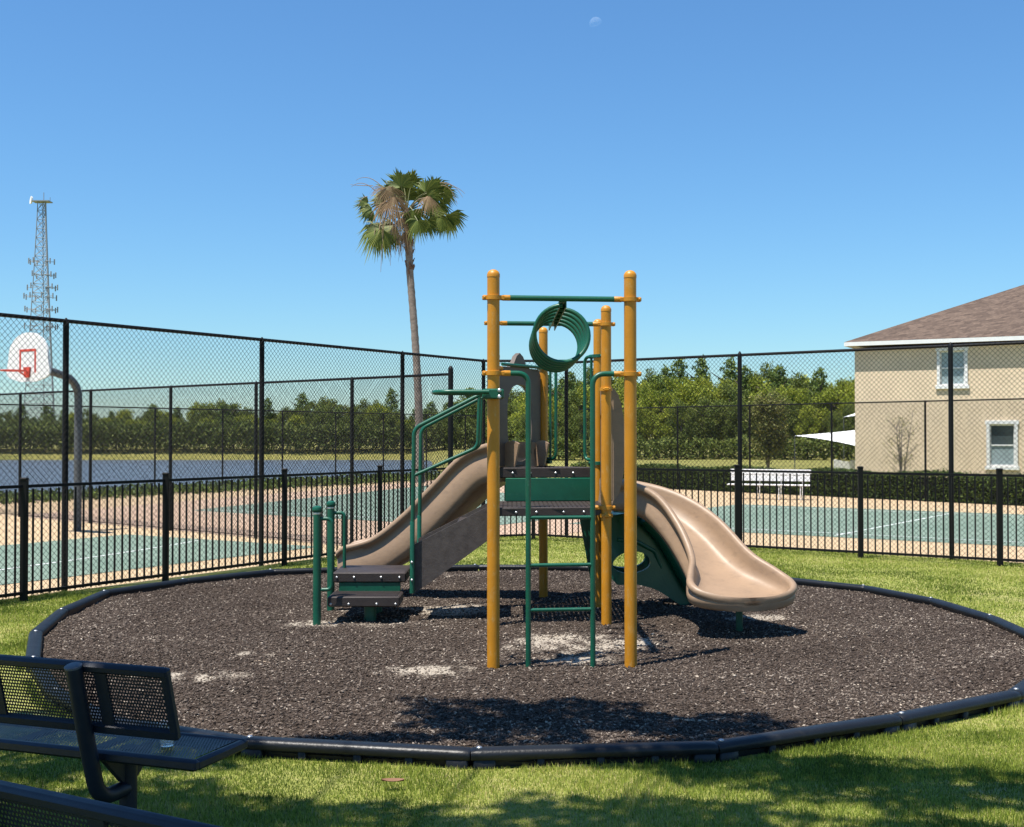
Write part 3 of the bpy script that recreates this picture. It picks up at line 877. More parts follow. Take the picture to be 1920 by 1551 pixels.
# ---- slides
def slide_profile(w, h, k=1.0, sk=0.0):
    L = [(-w-0.004, -0.055-sk), (-w-0.040, -0.035-sk), (-w-0.055, 0.005-sk*0.7), (-w-0.052, 0.035*k), (-w-0.034, 0.35*h+0.02), (-w-0.024, 0.60*h), (-w-0.030, h-0.050*k), (-w-0.050, h-0.042*k),
         (-w-0.066, h-0.022*k), (-w-0.066, h+0.004), (-w-0.050, h+0.022*k), (-w-0.026, h+0.026*k), (-w-0.006, h+0.014*k), (-w+0.003, h-0.015*k),
         (-w+0.010, h*0.60), (-w+0.026, h*0.36), (-w+0.055, h*0.18), (-w*0.68, h*0.075), (-w*0.45, h*0.022), (-w*0.22, 0.001)]
    return L + [(0, 0)] + [(-a, z) for a, z in reversed(L)]
def sweep_slide(path, zf, wf, hf, kf, n=56, sk=0.0):
    """path(t)->(x,y); returns a closed swept shell"""
    secs = []
    for i in range(n+1):
        t = 1-(1-i/n)**1.9
        p = path(t); q_ = path(min(1, t+0.004)); o_ = path(max(0, t-0.004))
        d = Vector((q_[0]-o_[0], q_[1]-o_[1], 0)).normalized()
        z1, z0 = zf(min(1, t+0.004)), zf(max(0, t-0.004))
        run = math.hypot(q_[0]-o_[0], q_[1]-o_[1])
        tan = Vector((d.x, d.y, (z1-z0)/run)).normalized()
        lat = Vector((-d.y, d.x, 0)); up = tan.cross(lat); up = up if up.z > 0 else -up
        c = Vector((p[0], p[1], zf(t)))
        secs.append([c + lat*a + up*h for a, h in slide_profile(wf(t), hf(t), kf(t), sk)])
    m_ = len(secs[0]); vs = [p for s in secs for p in s]; fs = []
    for i in range(n):
        for j in range(m_):
            l_ = (j+1) % m_
            fs.append((i*m_+j, i*m_+l_, (i+1)*m_+l_, (i+1)*m_+j))
    # fan caps
    for base, sec in ((0, secs[0]), (n*m_, secs[-1])):
        half = m_//2
        for j in range(half):
            a, c2, d2, e2 = base+j, base+j+1, base+m_-2-j, base+m_-1-j
            fs.append((a, c2, d2, e2) if c2 != d2 else (a, c2, e2))
    return MB().add(vs, fs)
def bez(P):
    def f(t):
        k = [(1-t)**3, 3*t*(1-t)**2, 3*t*t*(1-t), t**3]
        return (sum(k[i]*P[i][0] for i in range(4)), sum(k[i]*P[i][1] for i in range(4)))
    return f
def interp(xs, ys):
    xs = np.array(xs); ys = np.array(ys)
    # smooth (monotone-ish) interpolation
    def f(t):
        i = int(np.clip(np.searchsorted(xs, t)-1, 0, len(xs)-2))
        h = xs[i+1]-xs[i]; u = (t-xs[i])/h
        def slope(j):
            if j == 0: return (ys[1]-ys[0])/(xs[1]-xs[0])
            if j == len(xs)-1: return (ys[-1]-ys[-2])/(xs[-1]-xs[-2])
            return (ys[j+1]-ys[j-1])/(xs[j+1]-xs[j-1])
        m0, m1 = slope(i)*h, slope(i+1)*h
        return float((2*u**3-3*u*u+1)*ys[i] + (u**3-2*u*u+u)*m0 + (-2*u**3+3*u*u)*ys[i+1] + (u**3-u*u)*m1)
    return f
# right slide: leaves the lower deck, curves towards the viewer
rp_ = bez([(0.86, 11.30), (1.54, 11.38), (1.80, 10.92), (1.985, 9.96)])
rz = interp([0, 0.12, 0.3, 0.5, 0.7, 0.86, 0.95, 1], [1.105, 1.09, 0.995, 0.80, 0.55, 0.405, 0.365, 0.345])
rw0 = interp([0, 0.3, 0.6, 0.74, 0.83, 0.90, 1], [0.225, 0.225, 0.23, 0.27, 0.36, 0.415, 0.42])
def rw(t): return rw0(t)*(1.0 if t < 0.9 else math.sqrt(max(0.003, 1-0.997*((t-0.9)/0.1)**2.6)))
rh = interp([0, 0.3, 0.6, 0.8, 0.9, 0.96, 1], [0.20, 0.205, 0.20, 0.165, 0.125, 0.080, 0.040])
rk = interp([0, 0.8, 1], [1, 1, 0.9])
sl = sweep_slide(rp_, rz, rw, rh, rk, 72).build('slide', M_TAN, ps, smooth=60, label='tan slide curving towards the right, open end facing the viewer')
b = MB(); b.lathe((1.96, 10.42, -0.05), [(0.03, 0), (0.03, 0.40)], 14); b.build('support_leg', M_GRN, sl)
# small notches along the lip
for k in range(7):
    a = -0.24 + 0.08*k
    d = Vector((0.353, -0.936, 0)).normalized(); lat = Vector((-d.y, d.x, 0))
    c = Vector((1.985, 9.96, 0)) - d*(0.06+1.0*a*a) + lat*a + Vector((0, 0, 0.385))
    b = MB(); b.bbox(c, (0.05, 0.010, 0.008), 0.002, ax=d); b.build('lip_rib', M_TAN, sl)
# entry hood of the right slide: two rounded cheeks and a bridge
def cheek(y, x0, x1, z0, z1):
    pts = [(x0, z0)]
    for k in range(0, 13):
        a = -math.pi/2 + math.pi*k/12
        pts.append((x0 + (x1-x0)*max(0.0, math.cos(a))**0.7, (z0+z1)/2 + (z1-z0)/2*math.sin(a)))
    pts.append((x0, z1))
    return [(x, y, z) for x, z in pts]
b = MB()
b.prism(cheek(10.87, 0.86, 1.02, 1.14, 2.18), (0, 0.045, 0)); b.prism(cheek(11.69, 0.86, 1.02, 1.14, 2.18), (0, 0.045, 0))
b.bbox((0.885, 11.30, 2.02), (0.05, 0.80, 0.26), 0.015)
b.bbox((0.885, 10.925, 1.55), (0.05, 0.12, 0.80), 0.012); b.bbox((0.885, 11.68, 1.55), (0.05, 0.12, 0.80), 0.012)
b.build('entry_hood', M_TAN, sl, smooth=45)

# left slide: leaves the upper deck behind, runs to the left
nml = Vector((PF[0]-PG[0], PF[1]-PG[1], 0)).normalized(); outl = Vector((-nml.y, nml.x, 0))
st_ = lerp2(PG, PF, 0.5)
lp_ = bez([(st_[0]+outl.x*0.02, st_[1]+outl.y*0.02), (st_[0]-0.46, st_[1]+0.40), (-1.0, 12.72), (-1.78, 12.78)])
lz = interp([0, 0.1, 0.24, 0.42, 0.6, 0.78, 0.9, 1], [1.43, 1.42, 1.33, 1.05, 0.74, 0.475, 0.385, 0.355])
lw = interp([0, 0.75, 0.9, 1], [0.225, 0.225, 0.25, 0.24])
lh = interp([0, 0.7, 0.9, 0.97, 1], [0.22, 0.22, 0.225, 0.21, 0.165])
lk = interp([0, 0.8, 1], [1, 1, 0.9])
sl2 = sweep_slide(lp_, lz, lw, lh, lk, 60, 0.09).build('slide', M_TAN, ps, smooth=60, label='tan slide running down to the left behind the steps')
b = MB(); b.lathe((-1.55, 12.77, -0.05), [(0.03, 0), (0.03, 0.42)], 12); b.build('support_leg', M_GRN, sl2)
# panel with an arched opening at its top
def panel_pts():
    outer = []; inner = []
    W = (v3(PF, 0)-v3(PG, 0)).length; half = W/2-0.055
    zc = 1.95
    for k in range(48):
        a = 2*math.pi*k/48; ca, sa = math.cos(a), math.sin(a)
        # outer: box from ZD2+0.02 to 2.42 with a bump on top
        top, bot = 2.42-zc, zc-(ZD2+0.02)
        r = min(half/abs(ca) if abs(ca) > 1e-6 else 9, (top if sa > 0 else bot)/abs(sa) if abs(sa) > 1e-6 else 9)
        u, z = r*ca, r*sa
        if sa > 0 and abs(u) < 0.14 and z > top-0.01: z += 0.15*math.cos(u/0.14*math.pi/2)
        outer.append((u, zc+z))
        ru, rz_ = 0.235, (0.30 if sa > 0 else 0.47)
        inner.append((ru*math.copysign(abs(ca)**0.75, ca), zc+rz_*math.copysign(abs(sa)**0.75, sa)))
    return outer, inner
oo, iin = panel_pts()
mid = v3(st_, 0)
def onp(u, z, o_=0.0): return mid + nml*u + outl*o_ + Vector((0, 0, z))
b = MB(); b.ring_plate([onp(u, z) for u, z in oo], [onp(u, z) for u, z in iin], outl*0.05)
M_HOOD = mat('dark_brown_plastic', (0.105, 0.080, 0.064), 0.5, var=0.12, vscale=3)
hood = b.build('entry_hood', M_HOOD, sl2, smooth=30)
for f in (-0.29, 0.29):
    b = MB(); pts = [onp(f*0.98, 1.43), onp(f*0.98, 1.66)] + [onp(f*0.98, 1.66+0.03*math.sin(k/6*math.pi), -0.16*k/6) for k in range(1, 7)] + [onp(f*0.98, 1.43, -0.11)]
    b.prism(pts, nml*0.03); b.build('entry_wing', M_TAN, sl2, smooth=30)
b = MB(); b.tube([onp(-0.36, 2.44, -0.02), onp(0.36, 2.44, -0.02)], 0.016, 10); b.build('hood_bar', M_GRN, sl2)

# ---- transfer steps and stairs
X0, X1 = -1.65, -1.005
b = MB(); b.bbox(((X0+X1)/2, 10.99, 0.255), (X1-X0, 0.38, 0.092), 0.010)
ts = b.build('transfer_step', M_BRN, ps)
for k in range(12):
    q_ = MB(); q_.box(((X0+X1)/2, 10.835+0.028*k, 0.3035), (X1-X0-0.05, 0.016, 0.005)); q_.build('tread_strip', M_BRN, ts, smooth=0)
b = MB(); b.bbox(((X0+X1)/2+0.005, 11.49, 0.428), (X1-X0+0.035, 0.64, 0.092), 0.010)
tp = b.build('transfer_platform', M_BRN, ps)
for yy, zz, o in ((10.799, 0.235, ts), (11.169, 0.43, tp)):
    for xx in (X0+0.03, -1.46, -1.21, X1-0.035):
        q_ = MB(); q_.lathe((xx, yy, zz), [(0.0105, -0.002), (0.0105, 0.006), (0.006, 0.010)], 10, axis=(0, -1, 0)); q_.build('bolt', M_STEEL, o)
b = MB(); b.bbox(((X0+X1)/2+0.01, 11.19, 0.34), (0.57, 0.02, 0.085), 0.004); b.build('step_riser', M_GRN, ps)
b = MB(); b.lathe((-1.29, 11.0, -0.05), [(0.055, 0), (0.055, 0.27)], 16); b.build('step_support', M_GRN, ps)
b = MB(); b.lathe((-1.29, 11.5, -0.05), [(0.055, 0), (0.055, 0.44)], 16); b.build('step_support', M_GRN, ps)
for y in (10.75, 11.57):
    b = MB(); b.lathe((-1.735, y, -0.1), [(0.0355, 0), (0.0355, 1.165)], 20); nw = b.build('newel_post', M_GRN, ps)
    b = MB(); b.lathe((-1.735, y, 1.055), [(0.034, 0), (0.043, 0.012), (0.046, 0.030), (0.040, 0.048), (0.022, 0.058), (0.004, 0.061)], 20); b.build('post_cap', M_GRN, nw)
    b = MB(); b.lathe((-1.735, y, 1.040), [(0.0365, 0), (0.0372, 0.008), (0.0365, 0.016)], 20); b.build('cap_band', M_STEEL, nw)
    b = MB(); b.tube(bend([(-1.71, y, 1.0), (-1.605, y, 1.0), (-1.605, y, 0.37), (-1.71, y, 0.37)], 0.09, 8), 0.0165, 12); b.build('grab_handle', M_GRN, nw)
# stair: two stringers and treads
for y in (10.94, 11.66):
    b = MB(); b.prism([(-0.905, y, 0.30), (-0.905, y, 0.745), (-0.205, y, 1.105), (-0.205, y, 0.80), (-0.70, y, 0.44)], (0, 0.03, 0))
    b.build('stair_stringer', M_STR, ps, smooth=0)
for k, z in enumerate((0.63, 0.79, 0.95)):
    b = MB(); b.bbox((-0.80+0.21*k, 11.315, z-0.02), (0.25, 0.68, 0.05), 0.008); b.build('stair_tread', M_BRN, ps)
for y, xo in ((10.90, 0.0), (11.72, 0.0)):
    b = MB()
    b.tube(bend([(-0.905, y, 0.32), (-0.885, y, 1.805), (-0.30, y, 2.105), (-0.19, y, 2.125)], 0.07, 8), 0.019, 12)
    sr = b.build('stair_rail', M_GRN, ps)
    b = MB(); b.tube(bend([(-0.895, y, 1.375), (-0.31, y, 1.635), (-0.295, y, 2.10)], 0.06, 8), 0.0165, 12); b.build('rail_bar', M_GRN, sr)
    b = MB(); b.lathe((-0.9, y, 0.32), [(0.0215, 0), (0.0215, 0.64), (0.019, 0.645)], 14); b.build('rail_sleeve', M_GRN, sr)
    for zz in (0.44, 0.60):
        q_ = MB(); q_.lathe((-0.902, y-0.020, zz), [(0.011, 0), (0.011, 0.008), (0.006, 0.012)], 10, axis=(0, -1, 0)); q_.build('bolt', M_STEEL, sr)

# ---- green moulded climber under the right slide
OUTL = [(0.93, 0.98), (1.10, 1.00), (1.26, 0.94), (1.42, 0.78), (1.56, 0.58), (1.70, 0.34), (1.84, 0.17), (1.96, 0.10), (2.00, 0.04), (1.97, -0.02), (1.76, -0.02),
        (1.58, 0.12), (1.40, 0.25), (1.20, 0.31), (1.00, 0.32), (0.93, 0.40), (0.90, 0.60), (0.90, 0.80)]
def resample_radial(poly, c, n):
    out = []
    for k in range(n):
        a = 2*math.pi*k/n; d = (math.cos(a), math.sin(a)); best = 0
        for i in range(len(poly)):
            (x1, y1), (x2, y2) = poly[i], poly[(i+1) % len(poly)]
            ex, ey = x2-x1, y2-y1; den = d[0]*ey-d[1]*ex
            if abs(den) < 1e-9: continue
            t = ((x1-c[0])*ey-(y1-c[1])*ex)/den; u = ((x1-c[0])*d[1]-(y1-c[1])*d[0])/den
            if t > 0 and -1e-6 <= u <= 1+1e-6: best = max(best, t)
        out.append((c[0]+d[0]*best, c[1]+d[1]*best))
    return out
hc = (1.15, 0.51)
oo = resample_radial(OUTL, hc, 64)
ii_ = [(hc[0]+0.19*math.cos(2*math.pi*k/64), hc[1]+0.105*math.sin(2*math.pi*k/64)*(1.15 if math.sin(2*math.pi*k/64) > 0 else 0.85)) for k in range(64)]
def skew(p, y): return (p[0], y + 0.62*max(0.0, p[0]-1.0), p[1])
b = MB(); b.ring_plate([skew(p, 11.48) for p in oo], [skew(p, 11.48) for p in ii_], (0, 0.06, 0))
gc = b.build('climber_side_panel', M_GRNP, ps, smooth=35)
b = MB(); b.tube(bend([(1.26, 11.60, 0.94), (1.44, 11.71, 0.76), (1.60, 11.81, 0.50), (1.76, 11.91, 0.22), (1.92, 12.0, 0.06)], 0.12, 6), 0.055, 14); b.build('climber_rail', M_GRNP, gc)
b = MB(); b.ring_plate([skew(p, 11.95) for p in oo], [skew(p, 11.95) for p in ii_], (0, 0.06, 0)); b.build('climber_side_panel', M_GRNP, ps, smooth=35)
treads = [(1.02, 0.98, 0), (1.22, 0.92, 40), (1.42, 0.74, 50), (1.58, 0.50, 57), (1.73, 0.26, 50), (1.90, 0.12, 25)]
for (x, z, a) in treads:
    d = Vector((math.cos(R(a)), 0.62*math.cos(R(a)), -math.sin(R(a)))).normalized()
    s_ = Vector((-0.62, 1, 0)).normalized(); up = d.cross(s_)
    b = MB(); b.bbox(Vector(skew((x, z-0.02), 11.75)), (0.19, 0.46, 0.045), 0.012, ax=d, az=up if up.z > 0 else -up); b.build('climber_step', M_GRNP, gc, smooth=40)
b = MB(); b.tube([skew((1.0, 0.75), 11.5), skew((1.2, 0.72), 11.48), skew((1.38, 0.62), 11.48), skew((1.45, 0.45), 11.5)], 0.022, 10); b.build('climber_ridge', M_GRNP, gc)
b = MB(); b.prism([(0.60, 12.12, 1.36), (0.86, 12.12, 1.36), (0.88, 12.12, 0.10), (0.80, 12.12, 0.22)], (0, 0.05, 0)); b.build('climber_back_panel', M_GRNP, gc, smooth=0)
b = MB(); b.lathe(skew((1.97, 0.07), 11.46), [(0.02, 0), (0.045, 0.01), (0.05, 0.05), (0.05, 0.55), (0.045, 0.59), (0.02, 0.6)], 14, axis=(0.1, 1, 0)); b.build('climber_foot', M_GRNP, gc)

# ------------------------------------------------------------------ benches in the foreground
def perforated(b, org, ux, uy, nx_, ny_, p, r):
    """sheet of square cells with an eight-cornered hole each, rows staggered"""
    org, ux, uy = Vector(org), Vector(ux), Vector(uy)
    vs = []; fs = []
    for j in range(ny_):
        off = 0.5*p*(j % 2)
        for i in range(nx_ - (j % 2)):
            cx_, cy_ = (i+0.5)*p + off, (j+0.5)*p
            o_ = len(vs)
            for k in range(8):
                a = math.pi/4*k + math.pi/8
                vs.append(org + ux*(cx_+r*math.cos(a)) + uy*(cy_+r*math.sin(a)))
            h = p/2; hm = h*0.4142
            for (qx, qy) in ((h, hm), (hm, h), (-hm, h), (-h, hm), (-h, -hm), (-hm, -h), (hm, -h), (h, -hm)):
                vs.append(org + ux*(cx_+qx) + uy*(cy_+qy))
            for k in range(8):
                l_ = (k+1) % 8
                fs.append((o_+k, o_+8+k, o_+8+l_, o_+l_))
            # corner triangles are closed by the neighbouring octagons' diamonds
            for (k, sx, sy) in ((0, 1, 1), (2, -1, 1), (4, -1, -1), (6, 1, -1)):
                c_ = len(vs); vs.append(org + ux*(cx_+sx*h) + uy*(cy_+sy*h)); fs.append((o_+8+k, c_, o_+8+(k+1) % 8))
        if j % 2:
            for xx in (0, nx_*p-0.5*p):
                o_ = len(vs)
                vs += [org+ux*xx+uy*(j*p), org+ux*(xx+0.5*p)+uy*(j*p), org+ux*(xx+0.5*p)+uy*((j+1)*p), org+ux*xx+uy*((j+1)*p)]
                fs.append((o_, o_+1, o_+2, o_+3))
    b.add(vs, fs)

def make_bench(label):
    root = thing('park_bench', label, 'bench', (0, 0, 0))
    HL = 0.915; p = 0.0140; HB = 0.865
    nxc = int((2*HL-0.07)/p)
    x0 = -nxc*p/2
    # seat
    b = MB(); perforated(b, (x0, 0.035, 0.460), (1, 0, 0), (0, 1, 0), nxc, 22, p, 0.0041); seat = b.build('seat', M_BENCH, root, smooth=0)
    ye = 0.035+22*p
    b = MB()
    b.bbox((0, 0.016, 0.442), (2*HL, 0.040, 0.045), 0.010); b.bbox((0, ye+0.018, 0.442), (2*HL, 0.040, 0.045), 0.010)
    b.bbox((HL-0.016, (ye+0.035)/2, 0.441), (0.036, ye, 0.043), 0.010); b.bbox((-HL+0.016, (ye+0.035)/2, 0.441), (0.036, ye, 0.043), 0.010)
    b.build('seat_rim', M_BENCH, seat)
    for xx in (-0.45, 0.0, 0.39):
        q_ = MB(); q_.box((xx, (ye+0.035)/2, 0.452), (0.05, ye, 0.012)); q_.build('seat_brace', M_BENCH, seat, smooth=0)
    # backrest leaning backwards
    uy = Vector((0, -0.075, 0.275)).normalized(); nxb = int((2*HB-0.07)/p); org = Vector((-nxb*p/2, -0.045, 0.592))
    b = MB(); perforated(b, org, (1, 0, 0), uy, nxb, 16, p, 0.0043); back = b.build('backrest', M_BENCH, root, smooth=0)
    nb = Vector((1, 0, 0)).cross(uy); hb = 16*p
    def bp_(v, s): return Vector((0, -0.045, 0.592)) + uy*s + nb*v
    b = MB()
    b.bbox(bp_(0, -0.022), (2*HB, 0.034, 0.046), 0.010, az=uy); b.bbox(bp_(0, hb+0.018), (2*HB, 0.040, 0.040), 0.010, az=uy)
    for s in (-1, 1):
        b.bbox(bp_(0, hb/2) + Vector((s*(HB-0.017), 0, 0)), (0.036, 0.032, hb+0.05), 0.009, az=uy)
    b.build('back_rim', M_BENCH, back)
    for xx in (-0.45, 0.0, 0.54):
        q_ = MB(); q_.box(bp_(0.004, hb/2) + Vector((xx, 0, 0)), (0.055, 0.012, hb), az=uy); q_.build('back_brace', M_BENCH, back, smooth=0)
    for xx in (-0.45, 0.45):
        b = MB()
        b.tube(bend([(xx, -0.155, 0.835), (xx, -0.085, 0.56), (xx, 0.0, 0.265), (xx, 0.19, 0.265)], 0.17, 10), 0.033, 16)
        sp = b.build('support_arm', M_BENCH, root)
        c = MB(); c.lathe((xx, -0.155, 0.832), [(0.034, -0.004), (0.035, 0.004), (0.028, 0.008), (0.010, 0.009)], 16, axis=(0, -0.25, 1)); c.build('end_cap', mat('grey_end_cap', (0.10, 0.105, 0.12), 0.5) if 'grey_end_cap' not in MATS else MATS['grey_end_cap'], sp)
        b = MB(); b.lathe((xx, 0.19, -0.15), [(0.037, 0), (0.037, 0.585)], 18); b.build('leg', M_BENCH, root)
        b = MB(); b.prism([(xx-0.012, 0.02, 0.42), (xx-0.012, 0.36, 0.42), (xx-0.012, 0.24, 0.30), (xx-0.012, 0.14, 0.30)], (0.024, 0, 0)); b.build('seat_bracket', M_BENCH, root, smooth=0)
    return root
bench = make_bench('dark perforated metal bench with a clear cup on its seat')
xd = Vector((0.940, -0.341, 0)); yaw1 = math.atan2(xd.y, xd.x)
bench.location = (-1.245-0.915*0.940, 4.77+0.915*0.341, 0.0); bench.rotation_euler = (0, 0, yaw1)
bench2 = copy_tree(bench)
bench2['label'] = 'dark metal bench cut off by the lower left corner, only its back showing'
xd2 = Vector((0.872, -0.489, 0))
bench2.location = (-0.97, 3.08, 0.0); bench2.rotation_euler = (0, 0, math.atan2(xd2.y, xd2.x))
for o_ in (bench, bench2): o_['group'] = 'dark metal benches'

# cup
mc = bpy.data.materials.new('clear_plastic'); mc.use_nodes = True
p = mc.node_tree.nodes['Principled BSDF']
p.inputs['Base Color'].default_value = (0.93, 0.97, 1.0, 1); p.inputs['Roughness'].default_value = 0.08
p.inputs['Transmission Weight'].default_value = 0.75; p.inputs['IOR'].default_value = 1.4
b = MB(); prof = [(0.024, 0.0), (0.026, 0.003)]
for k in range(6):
    prof += [(0.0265+0.0018*k, 0.010+0.0145*k), (0.0285+0.0018*k, 0.017+0.0145*k)]
prof += [(0.0385, 0.098), (0.0370, 0.098)]
for k in range(5, -1, -1):
    prof += [(0.0275+0.0018*k, 0.017+0.0145*k), (0.0255+0.0018*k, 0.010+0.0145*k)]
prof += [(0.024, 0.006)]
b.lathe((-1.425, 5.0, 0.4655), prof, 24)
tag(b.build('plastic_cup', mc), 'small clear ribbed plastic cup standing on the dark bench seat', 'cup')

# ------------------------------------------------------------------ basketball hoop
hp = Vector((-8.80, 24.45, -0.2))
hoop = thing('basketball_hoop', 'basketball hoop with white fan shaped board on curved grey pole', 'basketball hoop', hp)
dirb = -E1; side = Vector((-dirb.y, dirb.x, 0)); up = Vector((0, 0, 1))
b = MB(); b.tube(bend([hp, hp+up*3.05, hp + dirb*0.85 + up*3.25], 0.75, 12), 0.078, 14); b.build('pole', M_GALV, hoop)
bc = hp + dirb*1.15 + up*3.42
b = MB()
b.tube([hp+dirb*0.62+up*3.17, bc - up*0.30 - dirb*0.06], 0.03, 8); b.tube([hp+dirb*0.5+up*3.10, bc + up*0.12 - dirb*0.06], 0.02, 8)
b.box(bc-dirb*0.06-up*0.1, (0.04, 0.4, 0.5), ax=dirb); b.build('bracket', M_GALV, hoop)
poly = []
for k in range(33):
    a = math.pi*k/32
    poly.append((0.60*math.cos(a), 0.0+0.52*math.sin(a)**0.85))
poly += [(-0.655, -0.20), (-0.645, -0.30), (-0.56, -0.36), (-0.25, -0.44), (0.25, -0.44), (0.56, -0.36), (0.645, -0.30), (0.655, -0.20)]
b = MB(); b.prism([bc + side*u + up*v for u, v in poly], dirb*0.04)
bb_ = b.build('backboard', M_WHITE, hoop, smooth=30)
for (u, v, w, h) in ((0, 0.17, 0.50, 0.045), (-0.228, -0.06, 0.045, 0.42), (0.228, -0.06, 0.045, 0.42)):
    q_ = MB(); q_.box(bc + side*u + up*v + dirb*0.043, (0.006, w, h), ax=dirb); q_.build('target_stripe', M_RED, bb_, smooth=0)
rc = bc + dirb*0.36 - up*0.24
b = MB(); b.tube([rc + side*0.228*math.cos(2*math.pi*k/28) + dirb*0.228*math.sin(2*math.pi*k/28) for k in range(28)], 0.012, 8, closed=True); b.build('rim', M_RED, hoop)
b = MB(); b.prism([bc+dirb*0.041+up*-0.16+side*0.10, bc+dirb*0.041+up*-0.16-side*0.10, bc+dirb*0.041+up*-0.36-side*0.06, bc+dirb*0.041+up*-0.36+side*0.06], dirb*0.03)
b.tube([bc+dirb*0.06-up*0.34+side*0.04, rc-dirb*0.20+side*0.10], 0.012, 6); b.tube([bc+dirb*0.06-up*0.34-side*0.04, rc-dirb*0.20-side*0.10], 0.012, 6)
b.build('rim_mount', M_RED, hoop, smooth=0)
# ------------------------------------------------------------------ white bench on the far court
wb = thing('court_bench', 'long white metal bench in front of the clipped hedge', 'bench', (7.75, 36.6, -0.2))
bd = Vector((0.93, -0.36, 0)).normalized(); bf = Vector((-bd.y, bd.x, 0)); bo = Vector((7.70, 36.2, -0.2))
M_ALU = mat('white_bench_metal', (0.72, 0.70, 0.67), 0.45, var=0.06, vscale=6)
for dz, dy, hh in ((0.57, 0.30, 0.17), (0.755, 0.33, 0.17)):
    b = MB(); b.bbox(bo + bf*dy + Vector((0, 0, dz+0.06)), (2.42, 0.035, hh), 0.008, ax=bd); b.build('back_board', M_ALU, wb)
for dy in (-0.06, 0.12):
    b = MB(); b.bbox(bo + bf*dy + Vector((0, 0, 0.44)), (2.46, 0.16, 0.04), 0.008, ax=bd); b.build('seat_board', M_ALU, wb)
for s in (-0.95, -0.32, 0.32, 0.95):
    b = MB(); c = bo + bd*s
    b.tube([c + bf*-0.14 + Vector((0, 0, 0.0)), c + bf*-0.10 + Vector((0, 0, 0.43))], 0.013, 8)
    b.tube([c + bf*0.30 + Vector((0, 0, 0.0)), c + bf*0.375 + Vector((0, 0, 0.88))], 0.013, 8)
    b.tube([c + bf*-0.12 + Vector((0, 0, 0.41)), c + bf*0.28 + Vector((0, 0, 0.41))], 0.02, 8)
    b.build('leg_frame', M_ALU, wb)

# ------------------------------------------------------------------ house
HO = Vector((13.66, 48.0, -0.3)); hu = Vector((0.876, -0.482, 0)); hv = Vector((0.482, 0.876, 0)); up = Vector((0, 0, 1))
house = thing('house', 'two storey beige stucco house with brown hip roof', 'house', HO)
HL_, HD, HWALL = 19.0, 13.0, 5.42
def HP(s, v, z): return HO + hu*s + hv*v + up*z
def s_of(px):
    r_ = (px-960)/2260
    return (HO.y*r_-HO.x)/(hu.x - hu.y*r_)
wins = []
for (pl, pr_, yt, yb, nm) in ((1758, 1815, 652, 728, 'up'), (1850, 1908, 790, 880, 'lo')):
    a, c = s_of(pl), s_of(pr_); dd = HO.y + hu.y*(a+c)/2
    wins.append((a+0.10, c-0.10, Z(yb, dd)+0.3+0.12, Z(yt, dd)+0.3-0.12))
# front wall built round the window openings
b = MB()
ss = sorted({0.0, HL_, *[w[0] for w in wins], *[w[1] for w in wins]}); zs = sorted({0.0, HWALL, *[w[2] for w in wins], *[w[3] for w in wins]})
for i in range(len(ss)-1):
    for j in range(len(zs)-1):
        sm, zm = (ss[i]+ss[i+1])/2, (zs[j]+zs[j+1])/2
        if any(w[0] < sm < w[1] and w[2] < zm < w[3] for w in wins): continue
        b.add([HP(ss[i], 0, zs[j]), HP(ss[i+1], 0, zs[j]), HP(ss[i+1], 0, zs[j+1]), HP(ss[i], 0, zs[j+1])], [(0, 1, 2, 3)])
for w in wins:
    for (s0_, z0_, s1_, z1_) in ((w[0], w[2], w[1], w[2]), (w[0], w[3], w[1], w[3]), (w[0], w[2], w[0], w[3]), (w[1], w[2], w[1], w[3])):
        b.add([HP(s0_, 0, z0_), HP(s1_, 0, z1_), HP(s1_, 0.15, z1_), HP(s0_, 0.15, z0_)], [(0, 1, 2, 3)])
b.add([HP(0, 0, 0), HP(0, HD, 0), HP(0, HD, HWALL), HP(0, 0, HWALL)], [(0, 1, 2, 3)])
b.add([HP(HL_, 0, 0), HP(HL_, HD, 0), HP(HL_, HD, HWALL), HP(HL_, 0, HWALL)], [(0, 1, 2, 3)])
b.add([HP(0, HD, 0), HP(HL_, HD, 0), HP(HL_, HD, HWALL), HP(0, HD, HWALL)], [(0, 1, 2, 3)])
b.build('wall', M_STUCCO, house, smooth=0)
# roof
mr_ = bpy.data.materials.new('brown_shingles'); mr_.use_nodes = True
n = mr_.node_tree.nodes; l = mr_.node_tree.links; p = n['Principled BSDF']; p.inputs['Roughness'].default_value = 0.9
tc = n.new('ShaderNodeTexCoord'); mp = n.new('ShaderNodeMapping'); mp.inputs['Rotation'].default_value = (0, 0, math.atan2(-hu.y, hu.x)); mp.inputs['Scale'].default_value = (3.2, 6.8, 6.8)
l.new(tc.outputs['Object'], mp.inputs['Vector'])
br = n.new('ShaderNodeTexBrick'); br.inputs['Scale'].default_value = 1.0; br.inputs['Mortar Size'].default_value = 0.02; br.inputs['Bias'].default_value = 0.0
br.inputs['Color1'].default_value = (0.066, 0.042, 0.028, 1); br.inputs['Color2'].default_value = (0.125, 0.085, 0.060, 1); br.inputs['Mortar'].default_value = (0.08, 0.05, 0.04, 1)
br.inputs['Brick Width'].default_value = 1.0; br.inputs['Row Height'].default_value = 1.0
l.new(mp.outputs[0], br.inputs['Vector'])
no = n.new('ShaderNodeTexNoise'); no.inputs['Scale'].default_value = 9; no.inputs['Detail'].default_value = 6; l.new(tc.outputs['Object'], no.inputs['Vector'])
mx = n.new('ShaderNodeMix'); mx.data_type = 'RGBA'; mx.blend_type = 'OVERLAY'; mx.inputs[0].default_value = 0.6
